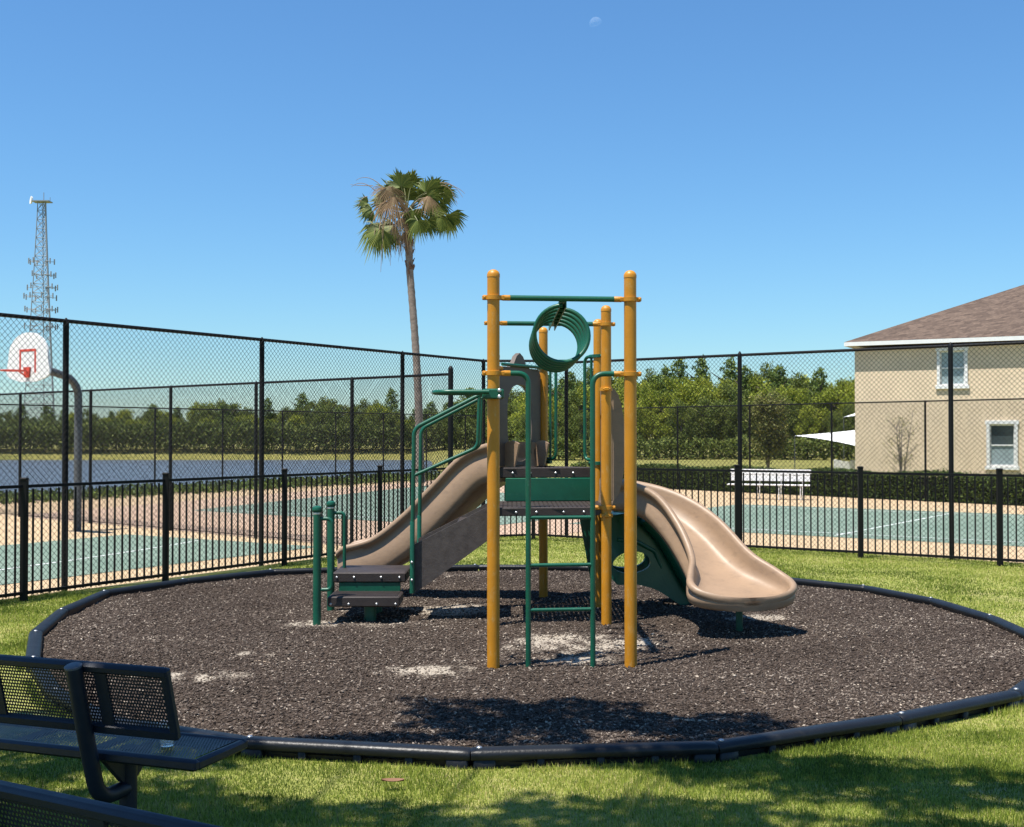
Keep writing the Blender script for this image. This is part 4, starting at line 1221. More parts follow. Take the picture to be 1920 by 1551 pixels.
l.new(br.outputs['Color'], mx.inputs[6]); l.new(no.outputs['Fac'], mx.inputs[7]); l.new(mx.outputs[2], p.inputs['Base Color'])
bp = n.new('ShaderNodeBump'); bp.inputs['Strength'].default_value = 0.5; bp.inputs['Distance'].default_value = 0.03; l.new(br.outputs['Fac'], bp.inputs['Height']); l.new(bp.outputs['Normal'], p.inputs['Normal'])
OV = 0.34; ZE = HWALL + 0.30; run = HD/2+OV; rise = run*0.43
c00, c10, c11, c01 = HP(-OV, -OV, ZE), HP(HL_+OV, -OV, ZE), HP(HL_+OV, HD+OV, ZE), HP(-OV, HD+OV, ZE)
r0, r1 = HP(-OV+run, HD/2, ZE+rise), HP(HL_+OV-run, HD/2, ZE+rise)
b = MB(); b.add([c00, c10, c11, c01, r0, r1], [(0, 1, 5, 4), (1, 2, 5), (2, 3, 4, 5), (3, 0, 4)])
roof = b.build('roof', mr_, house, smooth=0)
for (a, c, ext) in ((c00, c10, hv), (c00, c01, hu), (c10, c11, -hu), (c01, c11, -hv)):
    b = MB(); d = (c-a).normalized()
    b.box((a+c)/2 + ext*0.012 - up*0.082, ((c-a).length-0.03, 0.025, 0.155), ax=d); b.build('fascia', M_WHITE, roof, smooth=0)
b = MB(); b.box(HP(HL_/2, HD/2, ZE-0.13), (HL_+2*OV-0.06, HD+2*OV-0.06, 0.02), ax=hu); b.build('soffit', M_SOFFIT, roof, smooth=0)
for k, w in enumerate(wins):
    s0_, s1_, z0_, z1_ = w; sm, zm = (s0_+s1_)/2, (z0_+z1_)/2; ww, hh = s1_-s0_, z1_-z0_
    b = MB()
    for s in (s0_-0.05, s1_+0.05): b.bbox(HP(s, -0.03, zm), (0.12, 0.06, hh+0.02), 0.01, ax=hu)
    b.bbox(HP(sm, -0.03, z1_+0.075), (ww+0.30, 0.07, 0.15), 0.01, ax=hu); b.bbox(HP(sm, -0.04, z0_-0.075), (ww+0.32, 0.09, 0.15), 0.01, ax=hu)
    wo = b.build('window', M_WHITE, house, smooth=30)
    f = MB()
    for s in (s0_+0.025, s1_-0.025): f.box(HP(s, 0.07, zm), (0.05, 0.05, hh), ax=hu)
    for z in (z0_+0.025, zm, z1_-0.025): f.box(HP(sm, 0.068, z), (ww-0.1, 0.05, 0.055), ax=hu)
    f.build('sash', M_WHITE, wo, smooth=0)
    for (za, zb_, mm) in ((z0_+0.05, zm-0.027, M_BLIND), (zm+0.027, z1_-0.05, M_BLIND if k == 0 else M_GLASS)):
        q_ = MB(); q_.box(HP(sm, 0.09, (za+zb_)/2), (ww-0.1, 0.01, zb_-za), ax=hu); q_.build('pane', mm, wo, smooth=0)

# sail shades, white garden fence panel, table by the house
def sail(name, label, A, B_, C_, sag):
    A, B_, C_ = Vector(A), Vector(B_), Vector(C_); n_ = 14; vs = []; fs = []; idx = {}
    cen = (A+B_+C_)/3
    for i in range(n_+1):
        for j in range(n_+1-i):
            k = n_-i-j; u, v, w = i/n_, j/n_, k/n_
            p_ = A*u + B_*v + C_*w
            e = min(u, v, w)
            pull = 0.16*4*max(u*v*(1 if w < 1e-6 else 0), v*w*(1 if u < 1e-6 else 0), u*w*(1 if v < 1e-6 else 0))
            ew = 0.12*4*(u*v*(1-w)**3 + v*w*(1-u)**3 + u*w*(1-v)**3)
            p_ = p_.lerp(cen, ew) - Vector((0, 0, sag*27*u*v*w))
            idx[(i, j)] = len(vs); vs.append(p_)
    for i in range(n_):
        for j in range(n_-i):
            fs.append((idx[(i, j)], idx[(i+1, j)], idx[(i, j+1)]))
            if i+j < n_-1: fs.append((idx[(i+1, j)], idx[(i+1, j+1)], idx[(i, j+1)]))
    m_ = len(vs)
    vs2 = vs + [v_ - Vector((0, 0, 0.01)) for v_ in vs]
    fs2 = fs + [tuple(q_+m_ for q_ in reversed(f)) for f in fs]
    root = thing(name, label, 'sunshade', (A.x, A.y, -0.3))
    b = MB(); b.add(vs2, fs2); b.build('canopy', MATS.get('sail_fabric') or mat('sail_fabric', (0.85, 0.86, 0.87), 0.8), root, smooth=60)
    for q_ in (A, C_):
        t = MB(); t.tube([(q_.x, q_.y, -0.3), (q_.x, q_.y, q_.z)], 0.022, 8); t.build('pole', M_GALV, root)
    return root
sail('sail_shade', 'white triangular sail shade stretched beside the house', (X(1490, 56), 56, Z(817, 56)), (X(1660, 56), 56, Z(800, 56)), (X(1605, 50.5), 50.5, Z(836, 50.5)), 0.14)
sail('sail_shade', 'small white sail shade corner higher up beside the house wall', (X(1582, 58), 58, Z(782, 58)), (X(1680, 58), 58, Z(748, 58)), (X(1650, 53), 53, Z(778, 53)), 0.03)
vf = thing('garden_fence_panel', 'white vinyl fence panel at the corner of the house', 'fence', (X(1563, 52), 52, -0.3))
for k in range(6):
    b = MB(); xx = X(1563, 52) + 0.17*k
    topz = Z(866, 52) + 0.10*abs(k-2.5)/2.5
    b.bbox((xx+0.08, 52-0.04*k, (topz-0.3)/2), (0.165, 0.03, topz+0.3), 0.005); b.build('board', M_WHITE, vf, smooth=0)

# ------------------------------------------------------------------ foliage helpers
def leaf_quads(C, size, tint, flat=0.0):
    """random leaf-sized quads round centres C (n,3)"""
    n = len(C)
    a = rng.normal(size=(n, 3)); a[:, 2] *= (1-flat*0.7); a /= np.linalg.norm(a, axis=1, keepdims=True)
    b_ = rng.normal(size=(n, 3)); b_ -= (b_*a).sum(1, keepdims=True)*a; b_ /= np.linalg.norm(b_, axis=1, keepdims=True)
    s = size[:, None]
    V = np.stack([C-a*s, C+b_*s*0.45, C+a*s, C-b_*s*0.45], 1).reshape(-1, 3)
    return V, np.arange(4*n), np.full(n, 4), np.repeat(tint, 4)
def crown_points(clumps, per, shell=0.75):
    """clumps: (n,4) x y z r -> points spread mostly through the outer part of every clump"""
    out = []; t = []
    for (x, y, z, r) in clumps:
        k = max(4, int(per*r*r))
        d = rng.normal(size=(k, 3)); d /= np.linalg.norm(d, axis=1, keepdims=True)
        rad = r*(shell + (1-shell)*rng.uniform(-1.2, 1, k))
        d[:, 2] *= 0.8
        out.append(np.array((x, y, z)) + d*rad[:, None]*(0.85+0.3*rng.uniform(size=(k, 1))))
        t.append(np.clip(rng.normal(0.45, 0.2, k) + rng.normal(0, 0.13), 0, 1))
    return np.concatenate(out), np.concatenate(t)

M_LEAF_DK = mat_tint('wood_leaves_dark', [(0, (0.061, 0.090, 0.016)), (0.5, (0.127, 0.163, 0.030)), (1, (0.241, 0.260, 0.052))], 0.7, 0.25)
M_LEAF_MD = mat_tint('wood_leaves_fresh', [(0, (0.122, 0.164, 0.018)), (0.5, (0.262, 0.301, 0.033)), (1, (0.460, 0.451, 0.061))], 0.7, 0.3)
M_LEAF_PINE = mat_tint('pine_needles', [(0, (0.062, 0.108, 0.022)), (0.5, (0.133, 0.187, 0.036)), (1, (0.258, 0.300, 0.062))], 0.7, 0.2)
M_HEDGE = mat_tint('hedge_leaves', [(0, (0.037, 0.065, 0.013)), (0.5, (0.082, 0.126, 0.022)), (1, (0.184, 0.245, 0.045))], 0.6, 0.2)
M_OLIVE = mat_tint('olive_leaves', [(0, (0.072, 0.086, 0.019)), (0.5, (0.154, 0.165, 0.040)), (1, (0.306, 0.269, 0.086))], 0.6, 0.25)

def tree_proto(kind, seed):
    """unit trees, height 1 -> scaled on placement; returns crown mesh and trunk mesh"""
    global rng
    keep = rng; rng = np.random.default_rng(seed)
    cl = []
    if kind == 'pine':
        for k in range(34):
            h = 0.30 + 0.68*k/33; r = 0.20*(1-((h-0.30)/0.72))**0.75+0.02
            a = k*2.4 + rng.uniform(0, .6); cl.append((math.cos(a)*r*rng.uniform(.3, 1), math.sin(a)*r*rng.uniform(.3, 1), h, 0.055+0.05*(1-h)*rng.uniform(.6, 1.5)))
        cl.append((0, 0, 0.98, 0.03))
    else:
        for k in range(44):
            u = rng.uniform(-1, 1); a = rng.uniform(0, 6.28); rr = math.sqrt(1-u*u)
            q_ = rng.uniform(0.55, 1.0)
            w = 0.34 if u > -0.2 else 0.30
            cl.append((math.cos(a)*rr*w*q_, math.sin(a)*rr*w*q_, 0.56+u*0.38*q_, rng.uniform(0.075, 0.15)))
    cl = np.array(cl)
    C, t = crown_points(cl, 15000 if kind != 'pine' else 16000, 0.7)
    V, lp, sz, T = leaf_quads(C, rng.uniform(0.011, 0.024, len(C)), t)
    m_ = {'pine': M_LEAF_PINE, 'dark': M_LEAF_DK, 'fresh': M_LEAF_MD}[kind]
    cm = np_mesh('crown', V, lp, sz, m_, {'tint': T})
    b = MB(); b.tube([(0, 0, -0.03), (0.004, 0.003, 0.25), (-0.004, 0, 0.55), (0, 0, 0.85)], [0.022, 0.017, 0.012, 0.005], 7)
    for k in range(7):
        z = 0.28+0.07*k; a = k*2.4; b.tube([(0, 0, z), (math.cos(a)*0.12, math.sin(a)*0.12, z+0.10), (math.cos(a)*0.22, math.sin(a)*0.22, z+0.16)], [0.009, 0.006, 0.003], 5)
    tm = bpy.data.meshes.new('trunk'); tm.from_pydata(b.v, [], b.f); finish(tm, M_BARK, 40)
    rng = keep
    return cm, tm
protos = [tree_proto('dark', 1), tree_proto('dark', 2), tree_proto('fresh', 3), tree_proto('fresh', 4), tree_proto('pine', 5), tree_proto('pine', 6), tree_proto('dark', 8), tree_proto('fresh', 9)]
def place_tree(pi, x, y, z, h, w, name, label, cat, group):
    root = thing(name, label, cat, (x, y, z), group)
    root.rotation_euler = (0, 0, random.uniform(0, 6.28)); root.scale = (h*w, h*w, h)
    for nm, me_ in zip(('crown', 'trunk'), protos[pi]):
        o = bpy.data.objects.new(nm, me_); COL.objects.link(o); o.parent = root
    return root
# wood across the lake: skyline height per image column
sky_l = np.interp
lx = [0, 60, 130, 200, 265, 330, 380, 440, 500, 560, 595, 650, 690, 735, 780, 830, 900, 960, 1010]
ly = [772, 764, 775, 762, 748, 756, 742, 752, 760, 745, 736, 752, 742, 740, 765, 750, 740, 720, 715]
LW = 'trees of the wood across the lake'
px = -40
while px < 1000:
    for row, (dd, dh) in enumerate(((167, 26), (174, 12), (183, 0))):
        d = dd + random.uniform(-2, 2); q_ = px + random.uniform(-12, 12) + row*9
        z = -0.3; top = Z(float(np.interp(q_, lx, ly)) + dh + random.uniform(-6, 12), d)
        k = random.choice([0, 1, 6, 0, 1, 2, 7, 4]) if row else random.choice([0, 1, 6, 2, 3])
        if row == 2 and random.random() < 0.2: k = random.choice([4, 5]); top += 0.8
        h = max(4.5, top-z)
        place_tree(k, X(q_, d), d, z, h, random.uniform(0.78, 1.2)*(1.0 if k not in (4, 5) else 1.3), 'wood_tree', 'broad green tree in the wood across the lake', 'tree', LW)
    px += 33
rx_ = [990, 1040, 1090, 1130, 1180, 1230, 1280, 1330, 1390, 1430, 1470, 1530, 1580, 1640, 1700]
ry_ = [712, 700, 690, 690, 696, 688, 676, 682, 686, 682, 676, 698, 690, 676, 690]
RW = 'trees of the wood beside the house'
px = 985
while px < 1690:
    for row, (dd, dh) in enumerate(((98, 62), (104, 30), (111, 8), (119, 0))):
        d = dd + random.uniform(-2, 2); q_ = px + random.uniform(-14, 14) + row*11
        top = Z(float(np.interp(q_, rx_, ry_)) + dh + random.uniform(-9, 16), d)
        k = random.choice([0, 1, 6, 2]) if row < 1 else random.choice([2, 3, 7, 3, 0, 7])
        if row >= 2 and random.random() < 0.38: k = random.choice([4, 5]); top += 0.35
        place_tree(k, X(q_, d), d, -0.3, max(4, top+0.3), random.uniform(0.58, 0.95)*(1.0 if k not in (4, 5) else 1.35), 'wood_tree', 'bushy green tree in the wood behind the tennis court', 'tree', RW)
    px += 38

# undergrowth along both woods
def bank_foliage(name, label, pts, h0, h1, depth, per_m, lsize, m_, box=True):
    C = []; T = []
    for a, c in zip(pts[:-1], pts[1:]):
        a, c = np.array(a), np.array(c); Lg = np.linalg.norm(c-a); t = (c-a)/Lg; nn = np.array((-t[1], t[0])); k = int(Lg*per_m)
        s = rng.uniform(0, Lg, k); v = rng.uniform(-depth/2, depth/2, k)
        hh = (h1-h0)*(0.75+0.3*vnoise(s*0.8+a[0], s*0.3, 44))
        zz = h0 + hh*rng.uniform(0, 1, k)**0.6
        C.append(np.stack([a[0]+t[0]*s+nn[0]*v, a[1]+t[1]*s+nn[1]*v, zz], 1)); T.append(rng.uniform(0, 0.9, k))
    C = np.concatenate(C); T = np.concatenate(T)
    V, lp, sz, TT = leaf_quads(C, rng.uniform(0.6, 1.4, len(C))*lsize, T)
    o = link_mesh(name, np_mesh(name, V, lp, sz, m_, {'tint': TT})); o['kind'] = 'stuff'; o['label'] = label
    return o
bank_foliage('undergrowth', 'dense dark undergrowth under the wood across the lake', [(-90, 164), (12, 164)], -0.3, 4.2, 5, 420, 0.26, M_LEAF_DK)
bank_foliage('undergrowth', 'dense dark undergrowth under the wood beside the house', [(0, 96), (36, 96)], -0.3, 2.0, 3, 330, 0.17, M_LEAF_DK)
bank_foliage('lakeside_weeds', 'dark low weeds on the bank behind the lakeside fence', [T3(-16), T3(3), T3(14), T3(26)], -0.5, 0.26, 2.6, 420, 0.075, M_HEDGE)

# clipped hedge
hg = thing('hedge', 'dark green clipped hedge along the right court', 'hedge', (u0.x, u0.y, -0.27))
ha, hb_ = Vector((*T4(-1.0), 0)), Vector((*T4(27), 0)); hn = Vector((0.775, 0.632, 0)); ht = (hb_-ha).normalized(); Lh = (hb_-ha).length
k = 42000; s = rng.uniform(0, Lh, k); f = rng.integers(0, 3, k)
v = np.where(f == 0, rng.normal(0.42, 0.03, k), np.where(f == 1, rng.uniform(0.4, 1.3, k), rng.uniform(0.42, 0.6, k)))
zz = np.where(f == 1, rng.normal(0.56, 0.035, k), -0.28 + 0.86*rng.uniform(0, 1, k))
wv = 0.04*np.sin(s*2.1)+0.03*np.sin(s*5.3+1)
P = np.array(ha)[None] + s[:, None]*np.array(ht) + (v+wv)[:, None]*np.array(hn); P[:, 2] = zz + np.where(zz > 0.3, 0.05*np.sin(s*1.7), 0)
V, lp, sz, T = leaf_quads(P, rng.uniform(0.035, 0.065, k), rng.uniform(0, 1, k))
me = np_mesh('foliage', V-np.array(hg.location), lp, sz, M_HEDGE, {'tint': T}); o = link_mesh('foliage', me, hg); o['kind'] = 'stuff'
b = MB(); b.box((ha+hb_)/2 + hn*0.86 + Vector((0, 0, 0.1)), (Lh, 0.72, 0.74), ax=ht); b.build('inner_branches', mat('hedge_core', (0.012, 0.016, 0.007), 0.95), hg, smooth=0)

# small trees near the house
def small_tree(name, label, base, h, spread, nbr, nleaf, m_, lsize, seed, stems=4, leafpow=1.0):
    rs = np.random.default_rng(seed); root = thing(name, label, 'tree', base); b = MB(); tips = []
    B = Vector(base)
    for k in range(stems):
        a = 6.28*k/stems + rs.uniform(-.4, .4); lean = rs.uniform(0.05, 0.25)*spread
        p1 = B + Vector((math.cos(a)*lean*0.6, math.sin(a)*lean*0.6, h*0.35)); p2 = B + Vector((math.cos(a)*lean*1.6, math.sin(a)*lean*1.6, h*rs.uniform(0.75, 0.95)))
        b.tube([B, p1, p2], [0.035, 0.024, 0.006], 6)
        for j in range(nbr):
            t = rs.uniform(0.25, 1.0); o_ = (B.lerp(p1, t/0.5) if t < 0.5 else p1.lerp(p2, (t-0.5)/0.5))
            aa = rs.uniform(0, 6.28); ln = spread*rs.uniform(0.25, 0.6)*(1.15-t*0.6)
            e = o_ + Vector((math.cos(aa)*ln, math.sin(aa)*ln, ln*rs.uniform(0.6, 1.3))); b.tube([o_, o_.lerp(e, 0.5)+Vector((0, 0, 0.03)), e], [0.010, 0.007, 0.003], 4)
            for q_ in range(3): tips.append(o_.lerp(e, rs.uniform(0.5, 1.0)))
    b.build('trunk', mat('pale_bark', (0.23, 0.19, 0.16), 0.9, var=0.2) if 'pale_bark' not in MATS else MATS['pale_bark'], root)
    tips = np.array(tips); C = tips[rs.integers(0, len(tips), nleaf)] + rs.normal(0, 0.10*spread/1.2, (nleaf, 3))
    V, lp, sz, T = leaf_quads(C, rs.uniform(0.7, 1.3, nleaf)*lsize, rs.uniform(0, 1, nleaf))
    o = link_mesh('crown', np_mesh('crown', V-np.array(B), lp, sz, m_, {'tint': T}), root)
    return root
small_tree('crape_myrtle', 'thin sparsely leaved young tree in front of the beige house wall', (X(1690, 43), 43, -0.3), Z(757, 43)+0.3, 1.3, 14, 520, M_OLIVE, 0.035, 5)
small_tree('magnolia', 'brownish leaved small tree standing before the wood left of the house', (X(1440, 58), 58, -0.3), Z(735, 58)+0.3, 1.9, 18, 9000, M_OLIVE, 0.075, 9, stems=6)

# ------------------------------------------------------------------ palm
PD_ = 45.0; pb = Vector((X(786, PD_), PD_, -0.3))
palm = thing('palm_tree', 'tall fan palm with a shaggy half dead crown beyond the courts', 'palm tree', pb)
tr = [(788, 905), (787, 860), (786, 800), (784, 740), (781, 680), (777, 620), (773, 570), (768, 510), (766, 460), (764, 420), (762, 385)]
trr = [0.20, 0.165, 0.15, 0.145, 0.14, 0.138, 0.136, 0.135, 0.14, 0.15, 0.13]
pts = [Vector((X(a, PD_), PD_, Z(c, PD_))) for a, c in tr]
pts2 = []; rr2 = []
for i in range(len(pts)-1):
    for k in range(8):
        t = k/8; pts2.append(pts[i].lerp(pts[i+1], t)); rr2.append((trr[i]+(trr[i+1]-trr[i])*t)*(1+0.05*math.sin(k*2.7+i)))
b = MB(); b.tube(pts2, rr2, 12); b.build('trunk', M_PALMTRUNK, palm, smooth=60)
b = MB()
for k in range(70):      # old leaf bases under the crown
    t = random.uniform(0, 1); py = 400+115*t; a = random.uniform(0, 6.28)
    c = Vector((X(765+ (py-400)*0.03, PD_), PD_, Z(py, PD_))); d = Vector((math.cos(a), math.sin(a), 0))
    b.tube([c + d*0.11, c + d*0.19 + Vector((0, 0, 0.16))], [0.04, 0.012], 5)
b.build('leaf_bases', mat('brown_leaf_bases', (0.16, 0.085, 0.055), 0.9, var=0.3), palm)
M_FROND = mat_tint('palm_frond', [(0, (0.061, 0.095, 0.018)), (0.6, (0.153, 0.188, 0.036)), (1, (0.347, 0.342, 0.086))], 0.5, 0.2)
M_DEADF = mat_tint('dead_palm_frond', [(0, (0.173, 0.107, 0.059)), (0.6, (0.313, 0.214, 0.126)), (1, (0.475, 0.347, 0.216))], 0.85, 0.25)
hubc = Vector((X(762, PD_), PD_, Z(395, PD_)))
def frond(px, py, dy, ang, spread, rad, dead=False, droop=0.35, tilt=0.0, nseg=32):
    """fan leaf: hub at image position, fanning round angle ang (degrees, 0 = right, 90 = up)"""
    hub = Vector((X(px, PD_), PD_+dy, Z(py, PD_))); V = []; T = []; lp = []; 
    ax_ = Vector((math.cos(R(ang)), random.uniform(-.25, .25) + tilt, math.sin(R(ang)))).normalized()
    sidev = Vector((-math.sin(R(ang)), 0.25*random.uniform(-1, 1), math.cos(R(ang)))).normalized()
    nrm_ = ax_.cross(sidev)
    for k in range(nseg):
        a = R(spread)*((k+0.5)/nseg-0.5)*2*0.5*2
        d = (ax_*math.cos(a) + sidev*math.sin(a) + nrm_*0.10*math.cos(3*a)).normalized()
        ln = rad*(1.15 if dead else 1.3)*random.uniform(0.75, 1.08)*(1-0.14*abs(a)); w = ln*(0.020 if dead else 0.036)
        lat = (sidev*math.cos(a) - ax_*math.sin(a)).normalized()
        fold = nrm_*w*0.5
        base = hub + d*0.05; m1 = hub + d*ln*0.55 + Vector((0, 0, -droop*ln*0.08)); tip = hub + d*ln*0.88 + Vector((random.uniform(-.03, .03), 0, -droop*ln*random.uniform(0.3, 0.9)))
        i = len(V)
        V += [base-lat*w*0.25, base+lat*w*0.25, m1+lat*w+fold, m1-lat*w-fold, tip]
        lp += [i, i+1, i+2, i+3, i+3, i+2, i+4]
        tt_ = min(1, max(0, random.gauss(0.4, 0.2))); T += [tt_]*5
    b_ = MB()
    nm = 'dead_frond' if dead else 'frond'
    me_ = np_mesh(nm, np.array([tuple(v_ - pb) for v_ in V]), np.array(lp), np.tile([4, 3], nseg), M_DEADF if dead else M_FROND, {'tint': np.array(T)})
    o = link_mesh(nm, me_, palm)
    q_ = MB(); q_.tube([hubc + (hub-hubc)*0.05, hubc.lerp(hub, 0.55)+Vector((0, 0, 0.12)), hub+ax_*0.06], [0.035, 0.022, 0.014], 5)
    st = q_.build('petiole', MATS['dead_petiole'] if dead else MATS['petiole'], None)
    st.data.transform(Matrix.Translation(-pb)); st.parent = o
mat('petiole', (0.16, 0.17, 0.06), 0.6); mat('dead_petiole', (0.28, 0.20, 0.13), 0.8)
for f in ((752, 352, -0.2, 95, 95, 0.78), (758, 365, 0.3, 80, 100, 0.85), (735, 360, 0.2, 130, 90, 0.75), (798, 362, -0.2, 45, 95, 0.80), (812, 352, 0.2, 20, 95, 0.75), (690, 380, 0.1, 195, 95, 0.55),
          (715, 430, -0.3, 235, 95, 0.95), (725, 425, 0.3, 222, 80, 0.90), (708, 420, 0.0, 250, 70, 0.8), (835, 402, 0.0, 285, 90, 0.75), (842, 398, 0.2, 310, 80, 0.70), (828, 405, -0.2, 262, 60, 0.7),
          (785, 415, -0.5, 262, 95, 0.72), (800, 412, -0.2, 300, 80, 0.62), (800, 375, -0.4, 330, 90, 0.65), (770, 405, 0.4, 250, 90, 0.7), (722, 375, 0.3, 165, 90, 0.7), (788, 372, 0.5, 60, 90, 0.85), (745, 375, 0.5, 110, 90, 0.8),
          (770, 345, 0.0, 70, 80, 0.70), (830, 360, -0.1, 350, 80, 0.6), (700, 395, -0.2, 205, 80, 0.6), (755, 340, 0.3, 120, 80, 0.6), (815, 380, 0.3, 300, 90, 0.75), (740, 420, 0.2, 215, 80, 0.85), (775, 395, -0.4, 285, 80, 0.75)):
    frond(*f, droop=random.uniform(0.2, 0.6))
for f in ((735, 352, -0.5, 265, 75, 1.0), (742, 372, -0.55, 272, 70, 1.1), (730, 380, -0.45, 258, 60, 1.0), (722, 352, -0.3, 235, 70, 0.7), (755, 410, -0.4, 265, 50, 1.0), (805, 370, -0.5, 262, 60, 0.7), (765, 430, -0.3, 262, 40, 0.9)):
    frond(*f, dead=True, droop=0.6, nseg=19)
b = MB()      # thin drooping flower stalks
for (a, c, e) in (((705, 360), (680, 335), (660, 352)), ((700, 350), (672, 350), (658, 348)), ((715, 350), (690, 325), (668, 340)), ((825, 345), (850, 340), (868, 372)), ((825, 350), (846, 345), (858, 385)), ((830, 345), (858, 350), (872, 365)),
                  ((720, 430), (716, 480), (715, 512)), ((735, 430), (732, 470), (733, 500)), ((705, 430), (700, 450), (704, 480)), ((748, 440), (752, 470), (756, 492)), ((690, 370), (676, 372), (672, 392))):
    P3 = [Vector((X(q_[0], PD_), PD_-0.3, Z(q_[1], PD_))) for q_ in (a, c, e)]
    b.tube([P3[0]*(1-t)**2 + P3[1]*2*t*(1-t) + P3[2]*t*t for t in np.linspace(0, 1, 8)], [0.016, 0.015, 0.014, 0.012, 0.011, 0.010, 0.008, 0.006], 5)
b.build('flower_stalks', MATS['dead_petiole'], palm)

# ------------------------------------------------------------------ lattice tower
TD = 420.0; tb_ = Vector((X(76, TD), TD, -0.3))
tow = thing('lattice_tower', 'grey lattice telecom tower with antenna arrays on the left horizon', 'tower', tb_)
ztop = Z(376, TD); zbase = -0.3
def tw(z):
    f = (z-zbase)/(ztop-zbase); return 4.9*(1-f)**1.15 + 1.45
b = MB(); legs = [R(100), R(220), R(340)]
levels = [zbase + (ztop-zbase)*(1-(1-k/26)**1.0) for k in range(27)]
def lp_at(i, z): r_ = tw(z); return tb_ + Vector((math.cos(legs[i])*r_, math.sin(legs[i])*r_, z-zbase))
for i in range(3):
    q_ = MB(); q_.tube([lp_at(i, z) for z in levels], 0.17 if i != 2 else 0.34, 6); q_.build('leg', M_TOWER, tow)
for za, zb2 in zip(levels[:-1], levels[1:]):
    for i in range(3):
        j = (i+1) % 3
        b.tube([lp_at(i, za), lp_at(j, zb2)], 0.085, 4); b.tube([lp_at(j, za), lp_at(i, zb2)], 0.085, 4); b.tube([lp_at(i, zb2), lp_at(j, zb2)], 0.07, 4)
b.build('bracing', M_TOWER, tow, smooth=0)
for py_, wd in ((490, 3.6), (515, 4.0), (538, 4.6), (556, 5.0), (580, 4.4), (612, 4.2)):
    z = Z(py_, TD)
    for k in range(9):
        if random.random() < 0.2: continue
        a = 2*math.pi*k/9 + 0.2; r_ = tw(z)*0.55 + wd*0.8
        c = tb_ + Vector((math.cos(a)*r_, math.sin(a)*r_, z-zbase))
        q_ = MB(); q_.bbox(c, (0.36, 0.36, 2.0), 0.05); q_.tube([c, tb_ + Vector((math.cos(a)*tw(z)*0.5, math.sin(a)*tw(z)*0.5, z-zbase))], 0.09, 4); q_.build('antenna', M_TOWER, tow, smooth=0)
zz_ = Z(377, TD)
q_ = MB(); q_.box(tb_ + Vector((0, 0, zz_-zbase)), (6.0, 4.0, 0.35)); q_.tube([tb_ + Vector((0.6, 0, zz_-zbase)), tb_ + Vector((0.6, 0, zz_-zbase+3.2))], 0.12, 5); q_.tube([tb_ + Vector((2.8, 0, zz_-zbase)), tb_ + Vector((2.8, 0, zz_-zbase+1.5))], 0.1, 5); q_.build('top_platform', M_TOWER, tow, smooth=0)
q_ = MB(); q_.lathe(tb_ + Vector((-3.3, -0.5, zz_-zbase+0.4)), [(0.2, -0.3), (1.2, 0.0), (1.45, 0.5), (1.3, 0.5), (0.3, 0.2)], 16, axis=(-0.75, -0.5, 0.1)); q_.build('dish', M_WHITE, tow)

# ------------------------------------------------------------------ moon (seen through the daytime air)
mm = bpy.data.materials.new('moon_surface'); mm.use_nodes = True
n = mm.node_tree.nodes; l = mm.node_tree.links; n.remove(n['Principled BSDF'])
df = n.new('ShaderNodeBsdfDiffuse'); tp_ = n.new('ShaderNodeBsdfTransparent'); ad = n.new('ShaderNodeAddShader')
no = n.new('ShaderNodeTexNoise'); no.inputs['Scale'].default_value = 0.12; rp2 = n.new('ShaderNodeValToRGB')
rp2.color_ramp.elements[0].color = (0.022, 0.022, 0.022, 1); rp2.color_ramp.elements[1].color = (0.06, 0.06, 0.06, 1)
tc = n.new('ShaderNodeTexCoord'); l.new(tc.outputs['Object'], no.inputs['Vector']); l.new(no.outputs['Fac'], rp2.inputs['Fac']); l.new(rp2.outputs['Color'], df.inputs['Color'])
l.new(df.outputs[0], ad.inputs[0]); l.new(tp_.outputs[0], ad.inputs[1]); l.new(ad.outputs[0], n['Material Output'].inputs['Surface'])
MD = 3000.0; mr2 = 12.0/2260*MD
b = MB(); b.lathe((X(1118, MD), MD, Z(40, MD)), [(max(0.01, mr2*math.sin(math.pi*k/48)), -mr2*math.cos(math.pi*k/48)) for k in range(49)], 64)
mc_ = Vector((X(1118, MD), MD, Z(40, MD))); ml_ = Vector((-0.30, 0.0, 0.95)).normalized()
b.f = [f for f in b.f if sum((Vector(b.v[i]) - mc_).dot(ml_) for i in f)/len(f) > -0.08*mr2]      # the sunlit side; the night side is lost in the blue air
tag(b.build('moon', mm, smooth=80), 'pale half moon high in the blue sky', 'moon')

